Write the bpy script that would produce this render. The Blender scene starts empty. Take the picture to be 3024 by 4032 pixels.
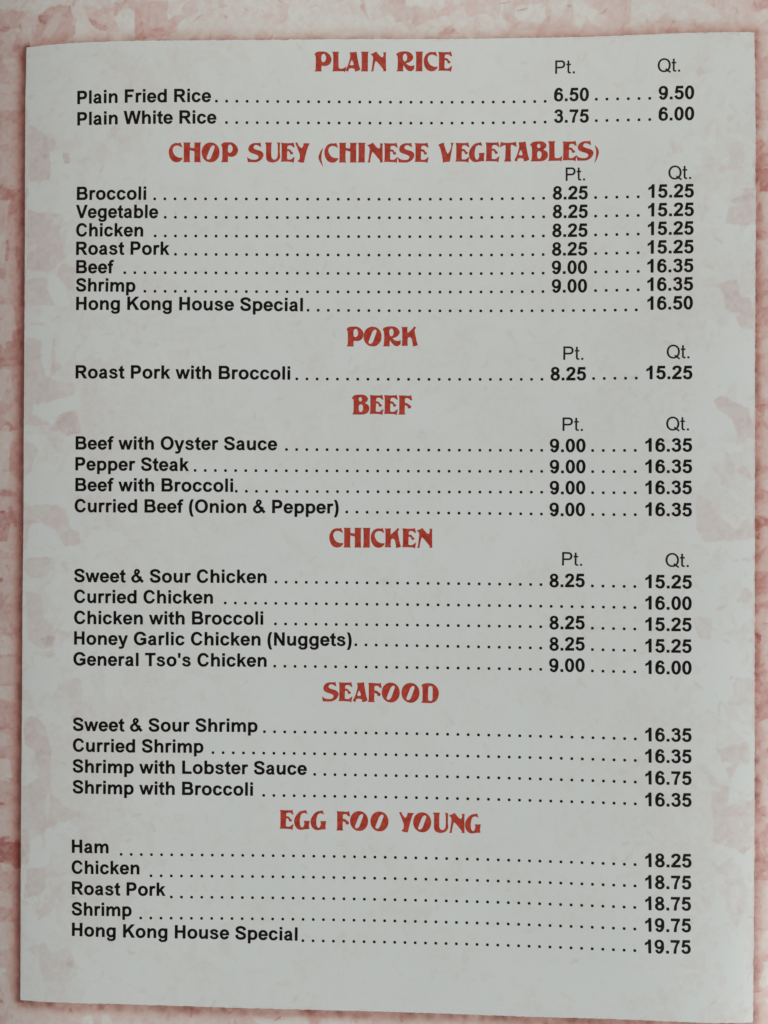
import bpy, bmesh, math, random, json
import numpy as np
from mathutils.geometry import tessellate_polygon
from mathutils import Vector

# ------------------------------------------------------------------ camera
scene = bpy.context.scene
CAM_H = 0.190125          # the phone held straight above the page, metres
FRAME_W = 0.19
cam_d = bpy.data.cameras.new("camera")
cam_d.sensor_fit = 'HORIZONTAL'
cam_d.sensor_width = 36.0
cam_d.lens = 36.0 * CAM_H / FRAME_W
cam_d.clip_start = 0.01
cam_d.clip_end = 20.0
cam = bpy.data.objects.new("camera", cam_d)
cam.location = (0, 0, CAM_H)
scene.collection.objects.link(cam)
scene.camera = cam

# ------------------------------------------------------------------ light
world = bpy.data.worlds.new("World")
scene.world = world
world.use_nodes = True
bg = world.node_tree.nodes["Background"]
bg.inputs[0].default_value = (0.97, 1.0, 0.985, 1)
bg.inputs[1].default_value = 0.20

def area(name, loc, aim, size, power, col):
    d = bpy.data.lights.new(name, 'AREA')
    d.shape = 'RECTANGLE'; d.size = size[0]; d.size_y = size[1]
    d.energy = power; d.color = col
    o = bpy.data.objects.new(name, d)
    o.location = loc
    o.rotation_euler = (Vector(aim) - Vector(loc)).to_track_quat('-Z', 'Y').to_euler()
    scene.collection.objects.link(o)
area("window_light", (1.0, -0.85, 0.70), (0.03, -0.07, 0), (0.9, 0.6), 14.8, (0.96, 1.0, 0.985))
area("ceiling_lamp_light", (0.05, 0.75, 0.95), (0, 0.03, 0), (0.6, 0.4), 3.8, (1.0, 0.94, 0.86))

vs = scene.view_settings
vs.view_transform = 'Standard'; vs.look = 'None'; vs.exposure = 0.0; vs.gamma = 1.0
vs.use_curve_mapping = False

# ------------------------------------------------------------------ page surface
# the sheet lies bent: it dips towards the fold on its left and lifts on its right.
PHI = -0.006667
COEF = [0.20765, -0.0202, 0.26273, -0.12971, 0.31403, -0.0472, 0.39327, 0.00486, 0.01458, 0.15348, -0.14447, 0.02072, -0.82894]
POWS = [(1,0),(0,1),(2,0),(1,1),(3,0),(2,1),(4,0),(0,2),(1,2),(3,1),(5,0),(4,1),(6,0)]
def surf(u, v, off=0.0):
    """page millimetres -> metres on the bent sheet, raised by off millimetres"""
    u = np.asarray(u, float) / 1000; v = np.asarray(v, float) / 1000
    x = u * math.cos(PHI) - v * math.sin(PHI)
    y = u * math.sin(PHI) + v * math.cos(PHI)
    X = x / 0.1; Y = y / 0.1
    z = sum(c * X**a * Y**b for c, (a, b) in zip(COEF, POWS)) * 0.01
    return np.stack([x, y, z + off / 1000], -1)

# ------------------------------------------------------------------ mesh helpers
def link(name, me, mat, parent=None, smooth=False):
    o = bpy.data.objects.new(name, me)
    scene.collection.objects.link(o)
    me.materials.append(mat)
    if parent is not None: o.parent = parent
    if smooth: me.shade_smooth()
    return o

def mesh_arrays(name, co, faces):
    me = bpy.data.meshes.new(name)
    if isinstance(faces, np.ndarray):
        n, k = faces.shape
        me.vertices.add(len(co)); me.vertices.foreach_set('co', co.astype(np.float32).ravel())
        me.loops.add(n * k); me.loops.foreach_set('vertex_index', faces.astype(np.int32).ravel())
        me.polygons.add(n); me.polygons.foreach_set('loop_start', np.arange(0, n * k, k, dtype=np.int32))
        me.update(calc_edges=True)
    else:
        me.from_pydata([tuple(p) for p in co], [], faces)
    me.validate()
    return me

def grid_faces(nu, nv):
    i = np.arange(nv - 1)[:, None] * nu + np.arange(nu - 1)[None, :]
    return np.stack([i, i + 1, i + 1 + nu, i + nu], -1).reshape(-1, 4)

# ------------------------------------------------------------------ printed watercolour pattern
U0, U1, V0, V1 = -107.0, 107.0, -141.0, 137.0        # trimmed edges of the sheet, mm
STEP = 0.22
NU = int(round((U1 - U0) / STEP)) + 1
NV = int(round((V1 - V0) / STEP)) + 1
UU = np.linspace(U0, U1, NU); VV = np.linspace(V0, V1, NV)
rng = np.random.default_rng(7)

def noise(scale, seed, octaves=3, stretch=1.0):
    """smooth value noise over the sheet, about -1..1"""
    r = np.random.default_rng(seed); out = np.zeros((NV, NU)); amp = 1.0; tot = 0
    for o in range(octaves):
        s = scale / 2**o
        nx = int((U1 - U0) / s) + 4; ny = int((V1 - V0) / (s * stretch)) + 4
        g = r.uniform(-1, 1, (ny, nx))
        fx = (UU - U0) / s + 1; fy = (VV - V0) / (s * stretch) + 1
        ix = fx.astype(int); iy = fy.astype(int)
        tx = fx - ix; ty = fy - iy
        tx = tx * tx * (3 - 2 * tx); ty = (ty * ty * (3 - 2 * ty))[:, None]
        a = g[iy][:, ix] * (1 - tx) + g[iy][:, ix + 1] * tx
        b = g[iy + 1][:, ix] * (1 - tx) + g[iy + 1][:, ix + 1] * tx
        out += amp * (a * (1 - ty) + b * ty); tot += amp; amp *= 0.55
    return out / tot * 1.6

warp_u = noise(5.0, 21, 3) * 1.1 ; warp_v = noise(5.0, 22, 3) * 1.1
fuzz = noise(1.4, 23, 2)

# ink: 0 white paper .. 1 deep rose wash
ink = 0.58 + 0.16 * noise(16, 1, 4) + 0.10 * noise(3.0, 2, 3)

def petal(u, v, L, W, ang, val, op=1.0, taper=0.35, soft=0.16):
    """one flat brush dab painted over what lies below: L long, W wide"""
    R = L * 0.62 + W + 2.0
    i0 = max(0, int((u - R - U0) / STEP)); i1 = min(NU, int((u + R - U0) / STEP) + 2)
    j0 = max(0, int((v - R - V0) / STEP)); j1 = min(NV, int((v + R - V0) / STEP) + 2)
    if i1 <= i0 or j1 <= j0: return
    s = np.s_[j0:j1, i0:i1]
    x = UU[None, i0:i1] - u + warp_u[s] * 0.55; y = VV[j0:j1, None] - v + warp_v[s] * 0.55
    a = x * math.cos(ang) + y * math.sin(ang); b = -x * math.sin(ang) + y * math.cos(ang)
    t = a / (L / 2)
    w = W / 2 * (1 - taper * (t * 0.5 + 0.5))
    d = 1 - np.sqrt(np.abs(t)**2.6 + np.abs(b / w)**2.2) + 0.10 * fuzz[s]
    m = np.clip(d / soft + 0.5, 0, 1); m = m * m * (3 - 2 * m)
    shade = val + 0.10 * np.clip(0.45 - d, 0, 1) * np.sign(b) + 0.03 * fuzz[s]
    ink[s] = ink[s] * (1 - m * op) + shade * m * op

# clusters of petals fanning out from many flower hearts, all over the sheet
for k in range(430):
    cu = rng.uniform(U0 - 4, U1 + 4); cv = rng.uniform(V0 - 4, V1 + 4)
    n = rng.integers(3, 8); a0 = rng.uniform(0, 6.28)
    tone = rng.choice([0.06, 0.12, 0.2, 0.3], p=[.35, .3, .2, .15])
    for q in range(n):
        a = a0 + q * rng.uniform(0.55, 0.95)
        L = rng.uniform(5, 10.5); W = rng.uniform(2.2, 4.4); r = L * 0.55 + rng.uniform(0, 1.5)
        petal(cu + r * math.cos(a), cv + r * math.sin(a), L, W, a, tone + rng.uniform(-.04, .08), rng.uniform(.7, 1), rng.uniform(-.3, .5))
    if rng.random() < 0.5:
        petal(cu, cv, rng.uniform(2, 5), rng.uniform(1, 2.2), rng.uniform(0, 6.28), rng.uniform(.75, .95), 0.8)
# larger brush patches: tone, then the outline u, v, u, v ... in page millimetres
def blur(m):
    m = np.pad(m, 1, mode='edge')
    m = (m[:-2] + 2 * m[1:-1] + m[2:]) / 4
    return (m[:, :-2] + 2 * m[:, 1:-1] + m[:, 2:]) / 4
def closed_curve(P, k=4):
    n = len(P); out = []
    for i in range(n):
        a, b, c, d = P[i - 1], P[i], P[(i + 1) % n], P[(i + 2) % n]
        for t in np.arange(k) / k:
            q = .5 * (2 * b + (c - a) * t + (2 * a - 5 * b + 4 * c - d) * t * t + (3 * b - a - 3 * c + d) * t**3)
            out.append(q * 0.3 + (b + (c - b) * t) * 0.7)
    return np.array(out)
def patch(val, pts):
    P = closed_curve(np.array(pts, float).reshape(-1, 2))
    i0 = max(0, int((P[:, 0].min() - 1.5 - U0) / STEP)); i1 = min(NU, int((P[:, 0].max() + 1.5 - U0) / STEP) + 2)
    j0 = max(0, int((P[:, 1].min() - 1.5 - V0) / STEP)); j1 = min(NV, int((P[:, 1].max() + 1.5 - V0) / STEP) + 2)
    if i1 - i0 < 3 or j1 - j0 < 3: return
    s = np.s_[j0:j1, i0:i1]
    x = UU[None, i0:i1] + warp_u[s] * 0.30 + fuzz[s] * 0.12; y = VV[j0:j1, None] + warp_v[s] * 0.30 - fuzz[s] * 0.12
    m = np.zeros(x.shape, bool)
    for k in range(len(P)):
        (xa, ya), (xb, yb) = P[k], P[(k + 1) % len(P)]
        if ya == yb: continue
        m ^= ((ya <= y) != (yb <= y)) & (x < xa + (y - ya) * (xb - xa) / (yb - ya))
    m = m.astype(float); m = 0.45 * m + 0.55 * blur(m)
    core = blur(blur(blur(blur(m))))
    rim = np.clip(m - core, 0, 1)                    # pigment gathers a little at a wash's rim
    tone = val + 0.05 * fuzz[s] + 0.05 * wash[s] + (0.16 if val > 0.3 else 0.05) * rim
    ink[s] = ink[s] * (1 - m * 0.96) + tone * m * 0.96
wash = noise(7.0, 24, 4)
panel_zone = (np.abs(UU + 0.4) < 90)[None, :] & (np.abs(VV + 3.2) < 119.6)[:, None]
ink = np.where(panel_zone, 0.06 + 0.42 * ink + 0.05 * wash, ink)
for d in [
    [0.07, -106.3, 136.6, -33.1, 131.1, -33.0, 116.8, -73.5, 116.4, -90.6, 116.3, -106.1, 119.9],
    [0.5, -106.2, 128.9, -95.1, 126.6, -91.8, 125.7, -92.6, 121.4, -106.1, 123.3],
    [0.66, -106.2, 125.0, -95.9, 122.7, -95.9, 121.3, -106.1, 123.3],
    [0.38, -106.1, 123.3, -92.8, 120.4, -93.2, 117.6, -96.3, 117.7, -106.1, 119.9],
    [0.46, -106.1, 119.9, -95.9, 118.0, -91.9, 117.0, -95.9, 114.5, -106.1, 116.7],
    [0.2, -91.8, 125.7, -88.1, 124.7, -88.5, 119.3, -90.2, 117.2, -93.2, 117.8, -92.4, 121.7],
    [0.5, -88.1, 124.3, -84.8, 126.1, -79.2, 126.0, -77.9, 118.9, -80.7, 117.1, -89.8, 116.9, -88.3, 120.5],
    [0.72, -87.9, 124.3, -85.2, 124.2, -85.6, 121.7, -87.8, 122.9],
    [0.26, -83.6, 124.2, -81.6, 124.4, -81.9, 121.8, -84.4, 118.5, -87.0, 118.4, -85.6, 120.9],
    [0.08, -78.8, 125.0, -76.0, 125.6, -74.6, 122.1, -74.9, 118.9, -77.5, 118.8, -78.3, 121.6],
    [0.3, -76.0, 125.8, -73.6, 124.8, -68.9, 123.3, -66.6, 119.2, -70.1, 119.3, -73.6, 121.3, -74.8, 122.5],
    [0.6, -74.6, 122.3, -72.8, 121.7, -70.1, 119.5, -72.0, 119.4, -74.2, 121.0],
    [0.43, -68.0, 126.4, -54.5, 126.5, -54.9, 123.1, -54.3, 121.7, -52.6, 122.7, -52.0, 118.5, -62.5, 117.0, -62.3, 122.9, -63.5, 124.1, -68.1, 122.7],
    [0.58, -62.6, 124.5, -61.6, 124.4, -59.6, 117.2, -62.5, 117.2],
    [0.05, -67.0, 123.8, -63.5, 124.5, -62.4, 118.0, -66.6, 118.8, -67.4, 122.7],
    [0.3, -51.1, 124.7, -49.8, 126.3, -47.8, 126.3, -46.7, 123.6, -49.5, 122.7, -51.3, 123.8],
    [0.36, -35.3, 124.2, -33.4, 122.7, -33.0, 120.6, -33.8, 121.7],
    [0.06, -33.1, 131.1, 29.7, 131.0, 29.8, 117.5, -33.0, 117.2],
    [0.25, -31.2, 124.6, -29.3, 123.4, -27.4, 123.6, -25.8, 125.5, -24.3, 125.9, -24.7, 122.1, -26.2, 120.6, -29.6, 121.0],
    [0.36, -7.1, 131.2, -5.8, 131.2, -5.4, 124.5, -3.8, 121.3, -6.1, 124.1],
    [0.34, -0.1, 131.2, 4.3, 131.2, 4.3, 125.3, 7.1, 125.5, 10.9, 125.3, 12.1, 124.1, 15.1, 125.4, 15.5, 123.0, 13.2, 122.8, 9.8, 121.5, 5.7, 119.2, 5.7, 121.9, 1.9, 121.1, 1.1, 123.8, -0.0, 124.1],
    [0.42, 6.4, 125.3, 7.9, 125.1, 7.2, 121.9, 6.0, 120.3],
    [0.42, -0.1, 131.2, 4.3, 131.2, 4.1, 125.5, 0.3, 125.3],
    [0.3, 17.3, 131.2, 27.7, 131.0, 27.6, 121.5, 23.8, 123.5, 20.0, 122.6, 18.5, 124.9],
    [0.55, 12.5, 118.4, 15.5, 120.7, 17.8, 118.4],
    [0.2, 31.2, 131.0, 99.1, 130.3, 99.2, 117.7, 31.3, 117.5],
    [0.3, 31.2, 131.0, 40.2, 130.8, 39.5, 123.4, 40.1, 122.2, 41.7, 121.4, 44.0, 124.0, 45.0, 130.6, 45.5, 123.9, 45.8, 119.4, 40.6, 119.2, 31.3, 119.4],
    [0.06, 31.3, 124.9, 36.1, 125.7, 38.9, 125.6, 39.3, 122.2, 38.0, 120.8, 31.3, 121.7],
    [0.08, 40.2, 124.9, 41.3, 130.7, 43.9, 130.6, 43.6, 123.6, 42.1, 122.2, 40.6, 122.6],
    [0.05, 45.4, 130.6, 48.0, 125.7, 49.2, 124.2, 52.8, 122.2, 54.0, 120.0, 49.2, 119.9, 45.8, 120.2],
    [0.34, 48.7, 130.5, 59.4, 130.0, 59.3, 119.7, 55.1, 120.2, 53.6, 122.1, 50.6, 124.1],
    [0.6, 44.1, 125.1, 45.1, 125.1, 44.9, 124.1, 44.1, 124.4],
    [0.08, 60.1, 130.0, 67.8, 129.6, 75.5, 129.4, 80.3, 122.0, 80.6, 120.5, 73.3, 119.1, 69.3, 121.1, 64.6, 119.8, 59.8, 119.3],
    [0.38, 76.9, 129.3, 81.3, 129.3, 81.7, 122.3, 77.7, 123.9],
    [0.36, 86.2, 129.3, 99.1, 125.6, 88.9, 122.3],
    [0.55, 67.5, 117.3, 69.7, 120.4, 71.1, 117.3],
    [0.5, -106.1, 118.6, -91.2, 115.7, -90.8, 51.6, -105.1, 52.7],
    [0.45, -106.1, 118.6, -92.2, 115.8, -94.2, 114.4, -97.9, 114.5, -106.1, 116.8],
    [0.25, -97.9, 114.4, -94.2, 114.4, -92.2, 111.5, -92.8, 109.7, -96.1, 110.7],
    [0.5, -106.0, 116.2, -97.9, 114.4, -96.2, 110.9, -106.0, 113.0],
    [0.38, -106.0, 113.0, -93.5, 109.7, -92.5, 107.7, -105.9, 109.7],
    [0.24, -105.9, 109.1, -93.4, 107.3, -92.6, 105.4, -105.9, 107.0],
    [0.3, -105.9, 107.0, -94.1, 105.2, -93.1, 103.1, -94.0, 100.9, -105.8, 102.8],
    [0.55, -105.8, 102.8, -91.7, 100.4, -92.4, 97.3, -105.8, 99.2],
    [0.4, -105.8, 99.2, -92.7, 97.3, -93.3, 93.9, -105.7, 95.6],
    [0.42, -105.7, 95.6, -91.7, 93.1, -91.9, 87.6, -105.7, 89.6],
    [0.36, -105.7, 89.6, -91.6, 87.3, -93.2, 82.5, -94.8, 81.5, -105.6, 82.9],
    [0.7, -105.6, 82.9, -90.9, 81.7, -90.9, 77.7, -105.5, 79.5],
    [0.3, -105.5, 79.2, -95.0, 77.8, -96.1, 75.0, -105.5, 75.9],
    [0.64, -95.0, 78.0, -90.9, 77.7, -91.0, 72.2, -93.7, 72.4, -96.1, 74.7],
    [0.45, -105.4, 74.4, -96.4, 74.4, -94.4, 73.6, -92.7, 70.6, -93.7, 68.0, -96.0, 63.9, -105.3, 64.9],
    [0.25, -105.4, 72.1, -96.4, 71.2, -96.0, 68.2, -96.6, 61.0, -105.3, 62.0],
    [0.65, -96.0, 68.2, -95.0, 68.2, -95.3, 62.9, -96.3, 63.0],
    [0.36, -96.0, 62.4, -93.0, 65.7, -93.0, 59.3, -93.9, 55.0, -94.9, 51.8, -96.3, 58.1],
    [0.6, -105.3, 62.0, -96.6, 61.0, -96.6, 58.7, -105.2, 59.6],
    [0.24, -105.2, 59.6, -96.6, 58.1, -95.2, 51.8, -105.1, 52.7],
    [0.6, -93.7, 72.4, -91.0, 72.2, -91.0, 51.6, -94.2, 51.8, -93.0, 60.7],
    [0.62, -90.4, 96.8, -87.9, 95.4, -82.6, 92.4, -83.2, 89.6, -84.1, 89.4, -84.1, 82.7, -90.0, 82.8],
    [0.62, -90.2, 75.6, -87.4, 74.8, -85.2, 74.7, -80.9, 73.4, -81.2, 68.8, -80.0, 63.0, -82.1, 60.8, -84.5, 59.4, -90.1, 60.6],
    [0.05, -90.0, 82.8, -88.4, 80.7, -86.2, 76.8, -87.4, 75.4, -89.9, 79.9],
    [0.1, -83.8, 89.3, -78.4, 86.5, -78.0, 75.9, -80.9, 73.7, -85.2, 75.3, -85.2, 76.7, -81.6, 77.4, -81.9, 83.2, -84.1, 86.2],
    [0.56, -82.0, 58.8, -79.0, 55.0, -77.8, 53.8, -77.3, 60.1, -80.3, 61.6],
    [0.7, -80.8, 88.6, -79.1, 88.5, -79.0, 86.4, -80.4, 86.3],
    [0.0, -84.5, 58.9, -82.0, 58.2, -79.6, 54.4, -79.0, 51.2, -82.3, 51.3, -84.4, 55.1],
    [0.52, -90.1, 57.7, -85.1, 58.0, -84.4, 54.6, -82.6, 51.3, -90.3, 51.6],
    [0.5, -105.1, 52.7, -91.3, 51.6, -90.7, -12.3, -104.3, -12.7],
    [0.26, -105.1, 52.7, -94.5, 51.8, -93.4, 49.4, -92.8, 43.5, -94.4, 41.9, -105.0, 40.2, -105.1, 48.2],
    [0.6, -105.1, 49.4, -96.8, 48.4, -105.1, 47.9],
    [0.58, -94.2, 51.7, -91.0, 51.6, -90.9, 42.9, -92.8, 43.3, -93.5, 50.0],
    [0.66, -105.0, 40.2, -92.8, 43.0, -90.9, 42.0, -91.0, 36.5, -95.7, 36.1, -104.9, 35.5],
    [0.2, -104.9, 35.5, -94.5, 35.2, -94.3, 33.2, -93.3, 31.7, -94.0, 29.1, -95.6, 27.7, -104.8, 27.5],
    [0.58, -94.5, 33.8, -93.0, 32.0, -91.1, 31.9, -91.0, 25.5, -93.6, 27.6, -94.0, 29.1],
    [0.52, -104.8, 27.5, -95.6, 27.7, -94.3, 27.7, -95.6, 24.8, -104.7, 22.2],
    [0.36, -95.6, 24.2, -92.7, 27.0, -92.3, 23.3, -94.2, 21.6, -95.9, 22.5],
    [0.7, -104.7, 21.3, -95.9, 22.5, -92.6, 20.4, -95.5, 19.0, -104.7, 19.2],
    [0.19, -104.7, 18.6, -92.6, 20.1, -92.6, 18.9, -94.2, 16.9, -94.8, 8.2, -95.4, 5.3, -104.5, 5.1],
    [0.62, -94.2, 16.6, -91.0, 16.9, -91.2, 8.2, -94.8, 8.2],
    [0.34, -95.1, 7.9, -92.5, 8.2, -92.4, 5.0, -95.4, 5.3],
    [0.72, -104.5, 5.1, -93.1, 4.7, -93.1, 3.0, -104.5, 3.6],
    [0.44, -104.5, 3.0, -92.4, 3.3, -92.4, 0.7, -94.7, -0.2, -104.5, -0.2],
    [1.0, -104.5, -0.2, -95.7, -0.5, -96.7, -1.9, -104.4, -1.7],
    [0.72, -104.4, -2.0, -92.4, -0.5, -91.1, -3.3, -94.3, -3.9, -94.9, -6.3, -95.3, -8.0, -104.4, -7.9],
    [0.33, -94.1, -3.9, -92.7, -3.6, -92.3, -7.7, -93.6, -9.7, -94.8, -8.6],
    [0.3, -104.3, -8.8, -95.3, -8.3, -93.6, -10.6, -93.6, -12.4, -104.3, -12.7],
    [0.52, -90.6, 42.9, -86.2, 41.9, -86.1, 37.6, -84.9, 33.5, -83.3, 32.9, -77.6, 31.4, -77.6, 28.8, -82.4, 27.7, -86.7, 26.1, -86.9, 22.6, -83.3, 21.4, -90.4, 21.5],
    [0.1, -86.2, 42.2, -83.4, 42.4, -83.4, 34.1, -84.9, 33.5, -85.8, 37.0],
    [0.6, -83.1, 42.7, -82.2, 42.6, -82.4, 34.0, -83.2, 34.0],
    [0.68, -81.8, 23.4, -80.0, 24.5, -77.6, 24.8, -75.8, 19.7, -79.3, 18.5, -81.7, 21.1],
    [0.1, -86.6, 25.5, -82.4, 27.4, -75.9, 29.1, -75.8, 24.8, -80.0, 24.5, -83.6, 23.1, -86.6, 23.7],
    [0.48, -90.3, 17.4, -86.3, 15.1, -88.1, 11.1, -88.1, 9.6, -90.2, 8.2],
    [0.56, -90.2, 0.7, -84.6, 1.3, -79.8, 0.2, -78.0, -4.7, -75.6, -6.1, -75.6, -8.9, -79.7, -9.0, -81.2, -6.1, -84.6, -4.1, -86.7, -2.4, -88.9, -4.8, -90.1, -12.3, -90.5, -3.3],
    [0.0, -88.6, -4.8, -86.7, -2.4, -84.6, -4.4, -82.1, -5.0, -80.9, -9.6, -80.9, -12.2, -88.8, -12.3],
    [0.55, -89.3, 47.2, -84.7, 46.7, -85.0, 46.0, -89.3, 46.3],
    [0.5, -104.3, -12.7, -91.0, -12.4, -90.8, -76.1, -103.5, -77.6],
    [0.36, -104.3, -12.7, -92.3, -12.4, -92.3, -14.1, -93.9, -17.9, -104.2, -18.6],
    [0.8, -104.2, -16.8, -96.2, -17.1, -96.5, -18.6, -104.2, -18.9],
    [0.38, -104.2, -19.2, -92.2, -18.2, -92.8, -21.9, -95.1, -24.0, -104.1, -25.0],
    [0.56, -95.1, -21.1, -94.1, -21.1, -96.1, -24.7, -104.2, -24.4],
    [0.54, -104.1, -25.9, -91.2, -23.3, -91.2, -31.1, -93.7, -32.7, -104.1, -31.5],
    [0.16, -104.1, -31.8, -95.0, -32.1, -92.7, -33.5, -93.0, -36.7, -104.0, -35.9],
    [0.56, -104.0, -36.2, -93.7, -37.0, -95.0, -37.9, -104.0, -38.8],
    [0.33, -104.0, -38.8, -92.7, -37.0, -92.0, -43.6, -103.9, -44.4],
    [0.2, -103.9, -44.9, -93.0, -44.5, -92.8, -47.7, -94.9, -47.8, -103.9, -47.6],
    [0.62, -103.9, -47.9, -93.3, -48.3, -91.0, -48.4, -91.0, -55.1, -103.8, -55.3],
    [0.48, -103.8, -52.0, -93.5, -51.5, -94.2, -53.8, -103.8, -54.4],
    [0.33, -103.8, -55.9, -93.2, -56.6, -93.2, -59.2, -94.8, -59.9, -103.7, -60.0],
    [0.56, -103.7, -60.2, -90.9, -59.7, -91.8, -64.3, -93.8, -63.3, -103.7, -63.2],
    [0.18, -103.7, -63.5, -94.7, -63.1, -93.4, -65.3, -93.1, -70.2, -94.0, -73.2, -103.6, -70.2],
    [0.74, -103.6, -70.8, -93.4, -73.4, -103.5, -76.6],
    [0.54, -90.2, -12.3, -82.7, -12.2, -82.1, -14.5, -85.1, -16.9, -88.5, -17.2, -90.2, -15.2],
    [0.48, -89.7, -20.7, -85.6, -21.8, -85.6, -26.6, -82.0, -29.4, -77.2, -30.5, -80.7, -33.4, -85.5, -35.0, -89.0, -32.5],
    [0.78, -85.6, -32.4, -83.8, -31.2, -81.3, -32.0, -81.6, -33.4, -84.3, -34.4],
    [0.42, -78.3, -42.5, -75.1, -42.2, -75.1, -50.7, -78.2, -50.8],
    [0.62, -89.7, -52.1, -86.6, -51.7, -84.2, -54.4, -82.6, -59.5, -82.9, -62.4, -85.6, -64.8, -87.2, -60.6, -89.7, -59.0],
    [0.5, -85.6, -64.8, -82.9, -62.7, -82.6, -68.1, -82.6, -71.0, -80.2, -72.3, -80.4, -75.6, -90.2, -76.1, -89.9, -70.0, -85.9, -66.9],
    [0.45, -103.6, -71.1, -90.9, -69.8, -90.5, -123.2, -102.9, -136.4],
    [0.8, -103.6, -73.3, -94.8, -74.4, -95.7, -74.8, -103.6, -75.2],
    [0.28, -103.5, -76.3, -94.5, -75.5, -92.9, -76.9, -92.6, -80.7, -94.1, -83.5, -103.4, -85.0],
    [0.86, -103.4, -85.3, -90.8, -83.8, -90.6, -90.2, -92.5, -90.6, -103.4, -90.5],
    [0.24, -103.4, -90.5, -94.6, -89.4, -92.5, -90.1, -92.8, -91.2, -103.4, -93.5],
    [0.46, -103.4, -93.5, -92.5, -91.4, -91.3, -95.6, -93.4, -95.8, -103.3, -95.7],
    [0.22, -103.3, -96.2, -93.1, -96.9, -92.7, -100.6, -94.5, -100.3, -103.3, -99.8],
    [0.5, -103.3, -100.0, -92.7, -100.9, -90.9, -103.7, -103.2, -105.6],
    [0.2, -103.2, -105.7, -92.7, -104.1, -93.0, -110.3, -103.1, -112.6],
    [0.42, -103.1, -112.8, -92.4, -111.3, -92.0, -115.6, -93.8, -116.1, -103.1, -116.1],
    [0.12, -103.1, -116.1, -94.4, -115.6, -94.1, -116.4, -95.9, -117.7, -103.1, -119.1],
    [0.2, -103.1, -119.4, -94.4, -117.5, -92.9, -121.1, -91.4, -123.3, -90.8, -125.1, -84.5, -125.9, -74.5, -126.2, -74.5, -133.0, -102.9, -136.4],
    [0.33, -103.0, -122.9, -94.7, -122.1, -94.9, -125.2, -94.2, -134.6, -102.9, -136.4],
    [0.5, -90.6, -69.8, -83.2, -71.0, -80.4, -73.0, -78.2, -74.5, -74.9, -76.0, -79.2, -78.0, -80.9, -77.8, -84.8, -81.2, -87.9, -83.0, -88.7, -88.4, -90.5, -89.1],
    [0.05, -87.9, -83.0, -84.2, -80.9, -82.3, -82.1, -83.6, -88.6, -88.4, -90.0],
    [0.54, -88.7, -90.3, -84.4, -89.8, -84.1, -94.8, -86.7, -96.6, -89.8, -97.4],
    [0.42, -84.1, -96.2, -80.2, -93.3, -79.1, -95.9, -80.8, -99.5, -84.1, -101.5, -86.0, -103.0],
    [0.44, -89.1, -110.2, -86.6, -108.4, -84.0, -108.2, -82.3, -110.5, -77.9, -109.2, -75.4, -115.5, -78.4, -117.8, -84.5, -117.6, -85.7, -112.3],
    [0.7, -78.5, -113.0, -77.1, -112.4, -76.8, -114.0, -78.2, -114.3],
    [0.24, -90.6, -123.2, -64.2, -123.0, -31.4, -123.7, -31.4, -132.2, -90.5, -134.1],
    [0.05, -74.6, -126.3, -71.9, -125.9, -71.5, -132.9, -74.6, -133.0],
    [0.05, -69.2, -126.2, -67.3, -125.6, -64.5, -132.7, -69.5, -132.8],
    [0.62, -71.1, -123.0, -68.4, -123.1, -69.2, -124.5, -71.1, -124.5],
    [0.6, -47.0, -123.6, -46.1, -123.6, -46.6, -125.8, -47.0, -125.8],
    [0.2, -31.4, -123.7, 31.2, -123.0, 31.2, -130.0, -31.4, -132.2],
    [0.05, -31.4, -126.2, -18.9, -125.5, -16.2, -131.8, -31.4, -132.2],
    [0.08, -14.3, -126.2, -2.5, -125.8, -2.5, -131.4, -14.6, -131.8],
    [0.45, -20.0, -123.6, -2.6, -123.7, -2.6, -124.9, -14.7, -125.6, -16.5, -131.9, -18.1, -125.7, -20.0, -125.0],
    [0.4, 32.7, -123.3, 87.6, -122.6, 100.4, -129.0, 100.4, -129.0, 32.7, -130.0],
    [0.6, 57.9, -122.8, 60.5, -122.9, 59.4, -128.4, 58.3, -128.5],
    [0.42, 89.4, 117.8, 99.1, 119.7, 99.6, 57.7, 89.8, 57.2],
    [0.28, 89.7, 118.9, 99.1, 119.7, 99.2, 111.9, 89.7, 111.1],
    [0.45, 89.6, 111.1, 99.2, 111.6, 99.2, 106.3, 91.5, 105.6, 89.6, 105.8],
    [0.23, 90.9, 105.9, 99.2, 106.3, 99.3, 99.0, 90.7, 98.3],
    [0.52, 89.6, 102.2, 90.9, 102.2, 91.0, 96.1, 89.7, 96.0],
    [0.16, 90.1, 95.8, 99.3, 96.5, 99.4, 91.7, 91.6, 91.4, 89.8, 93.8],
    [0.62, 89.7, 92.4, 92.2, 90.3, 91.6, 88.3, 99.4, 86.6, 91.1, 84.4, 89.8, 84.0],
    [0.3, 91.6, 84.7, 99.4, 86.1, 99.4, 84.4],
    [0.78, 89.8, 84.3, 99.4, 84.4, 99.5, 79.1, 89.8, 78.2],
    [0.3, 90.8, 78.2, 99.5, 77.7, 99.5, 70.6, 91.7, 71.5, 91.1, 74.3],
    [0.58, 89.8, 77.0, 91.1, 75.4, 92.3, 69.9, 99.5, 69.2, 99.5, 67.3, 89.8, 67.0],
    [0.27, 91.2, 66.8, 99.5, 67.8, 99.6, 59.4, 91.8, 60.4],
    [0.52, 89.9, 64.5, 91.5, 64.5, 92.4, 59.5, 99.6, 57.7, 89.9, 57.2],
    [0.62, 75.2, 108.8, 76.6, 109.0, 77.5, 107.4, 75.8, 106.4, 75.3, 107.7],
    [0.5, 82.8, 96.7, 84.2, 97.0, 84.4, 95.9, 83.0, 95.0],
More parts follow.
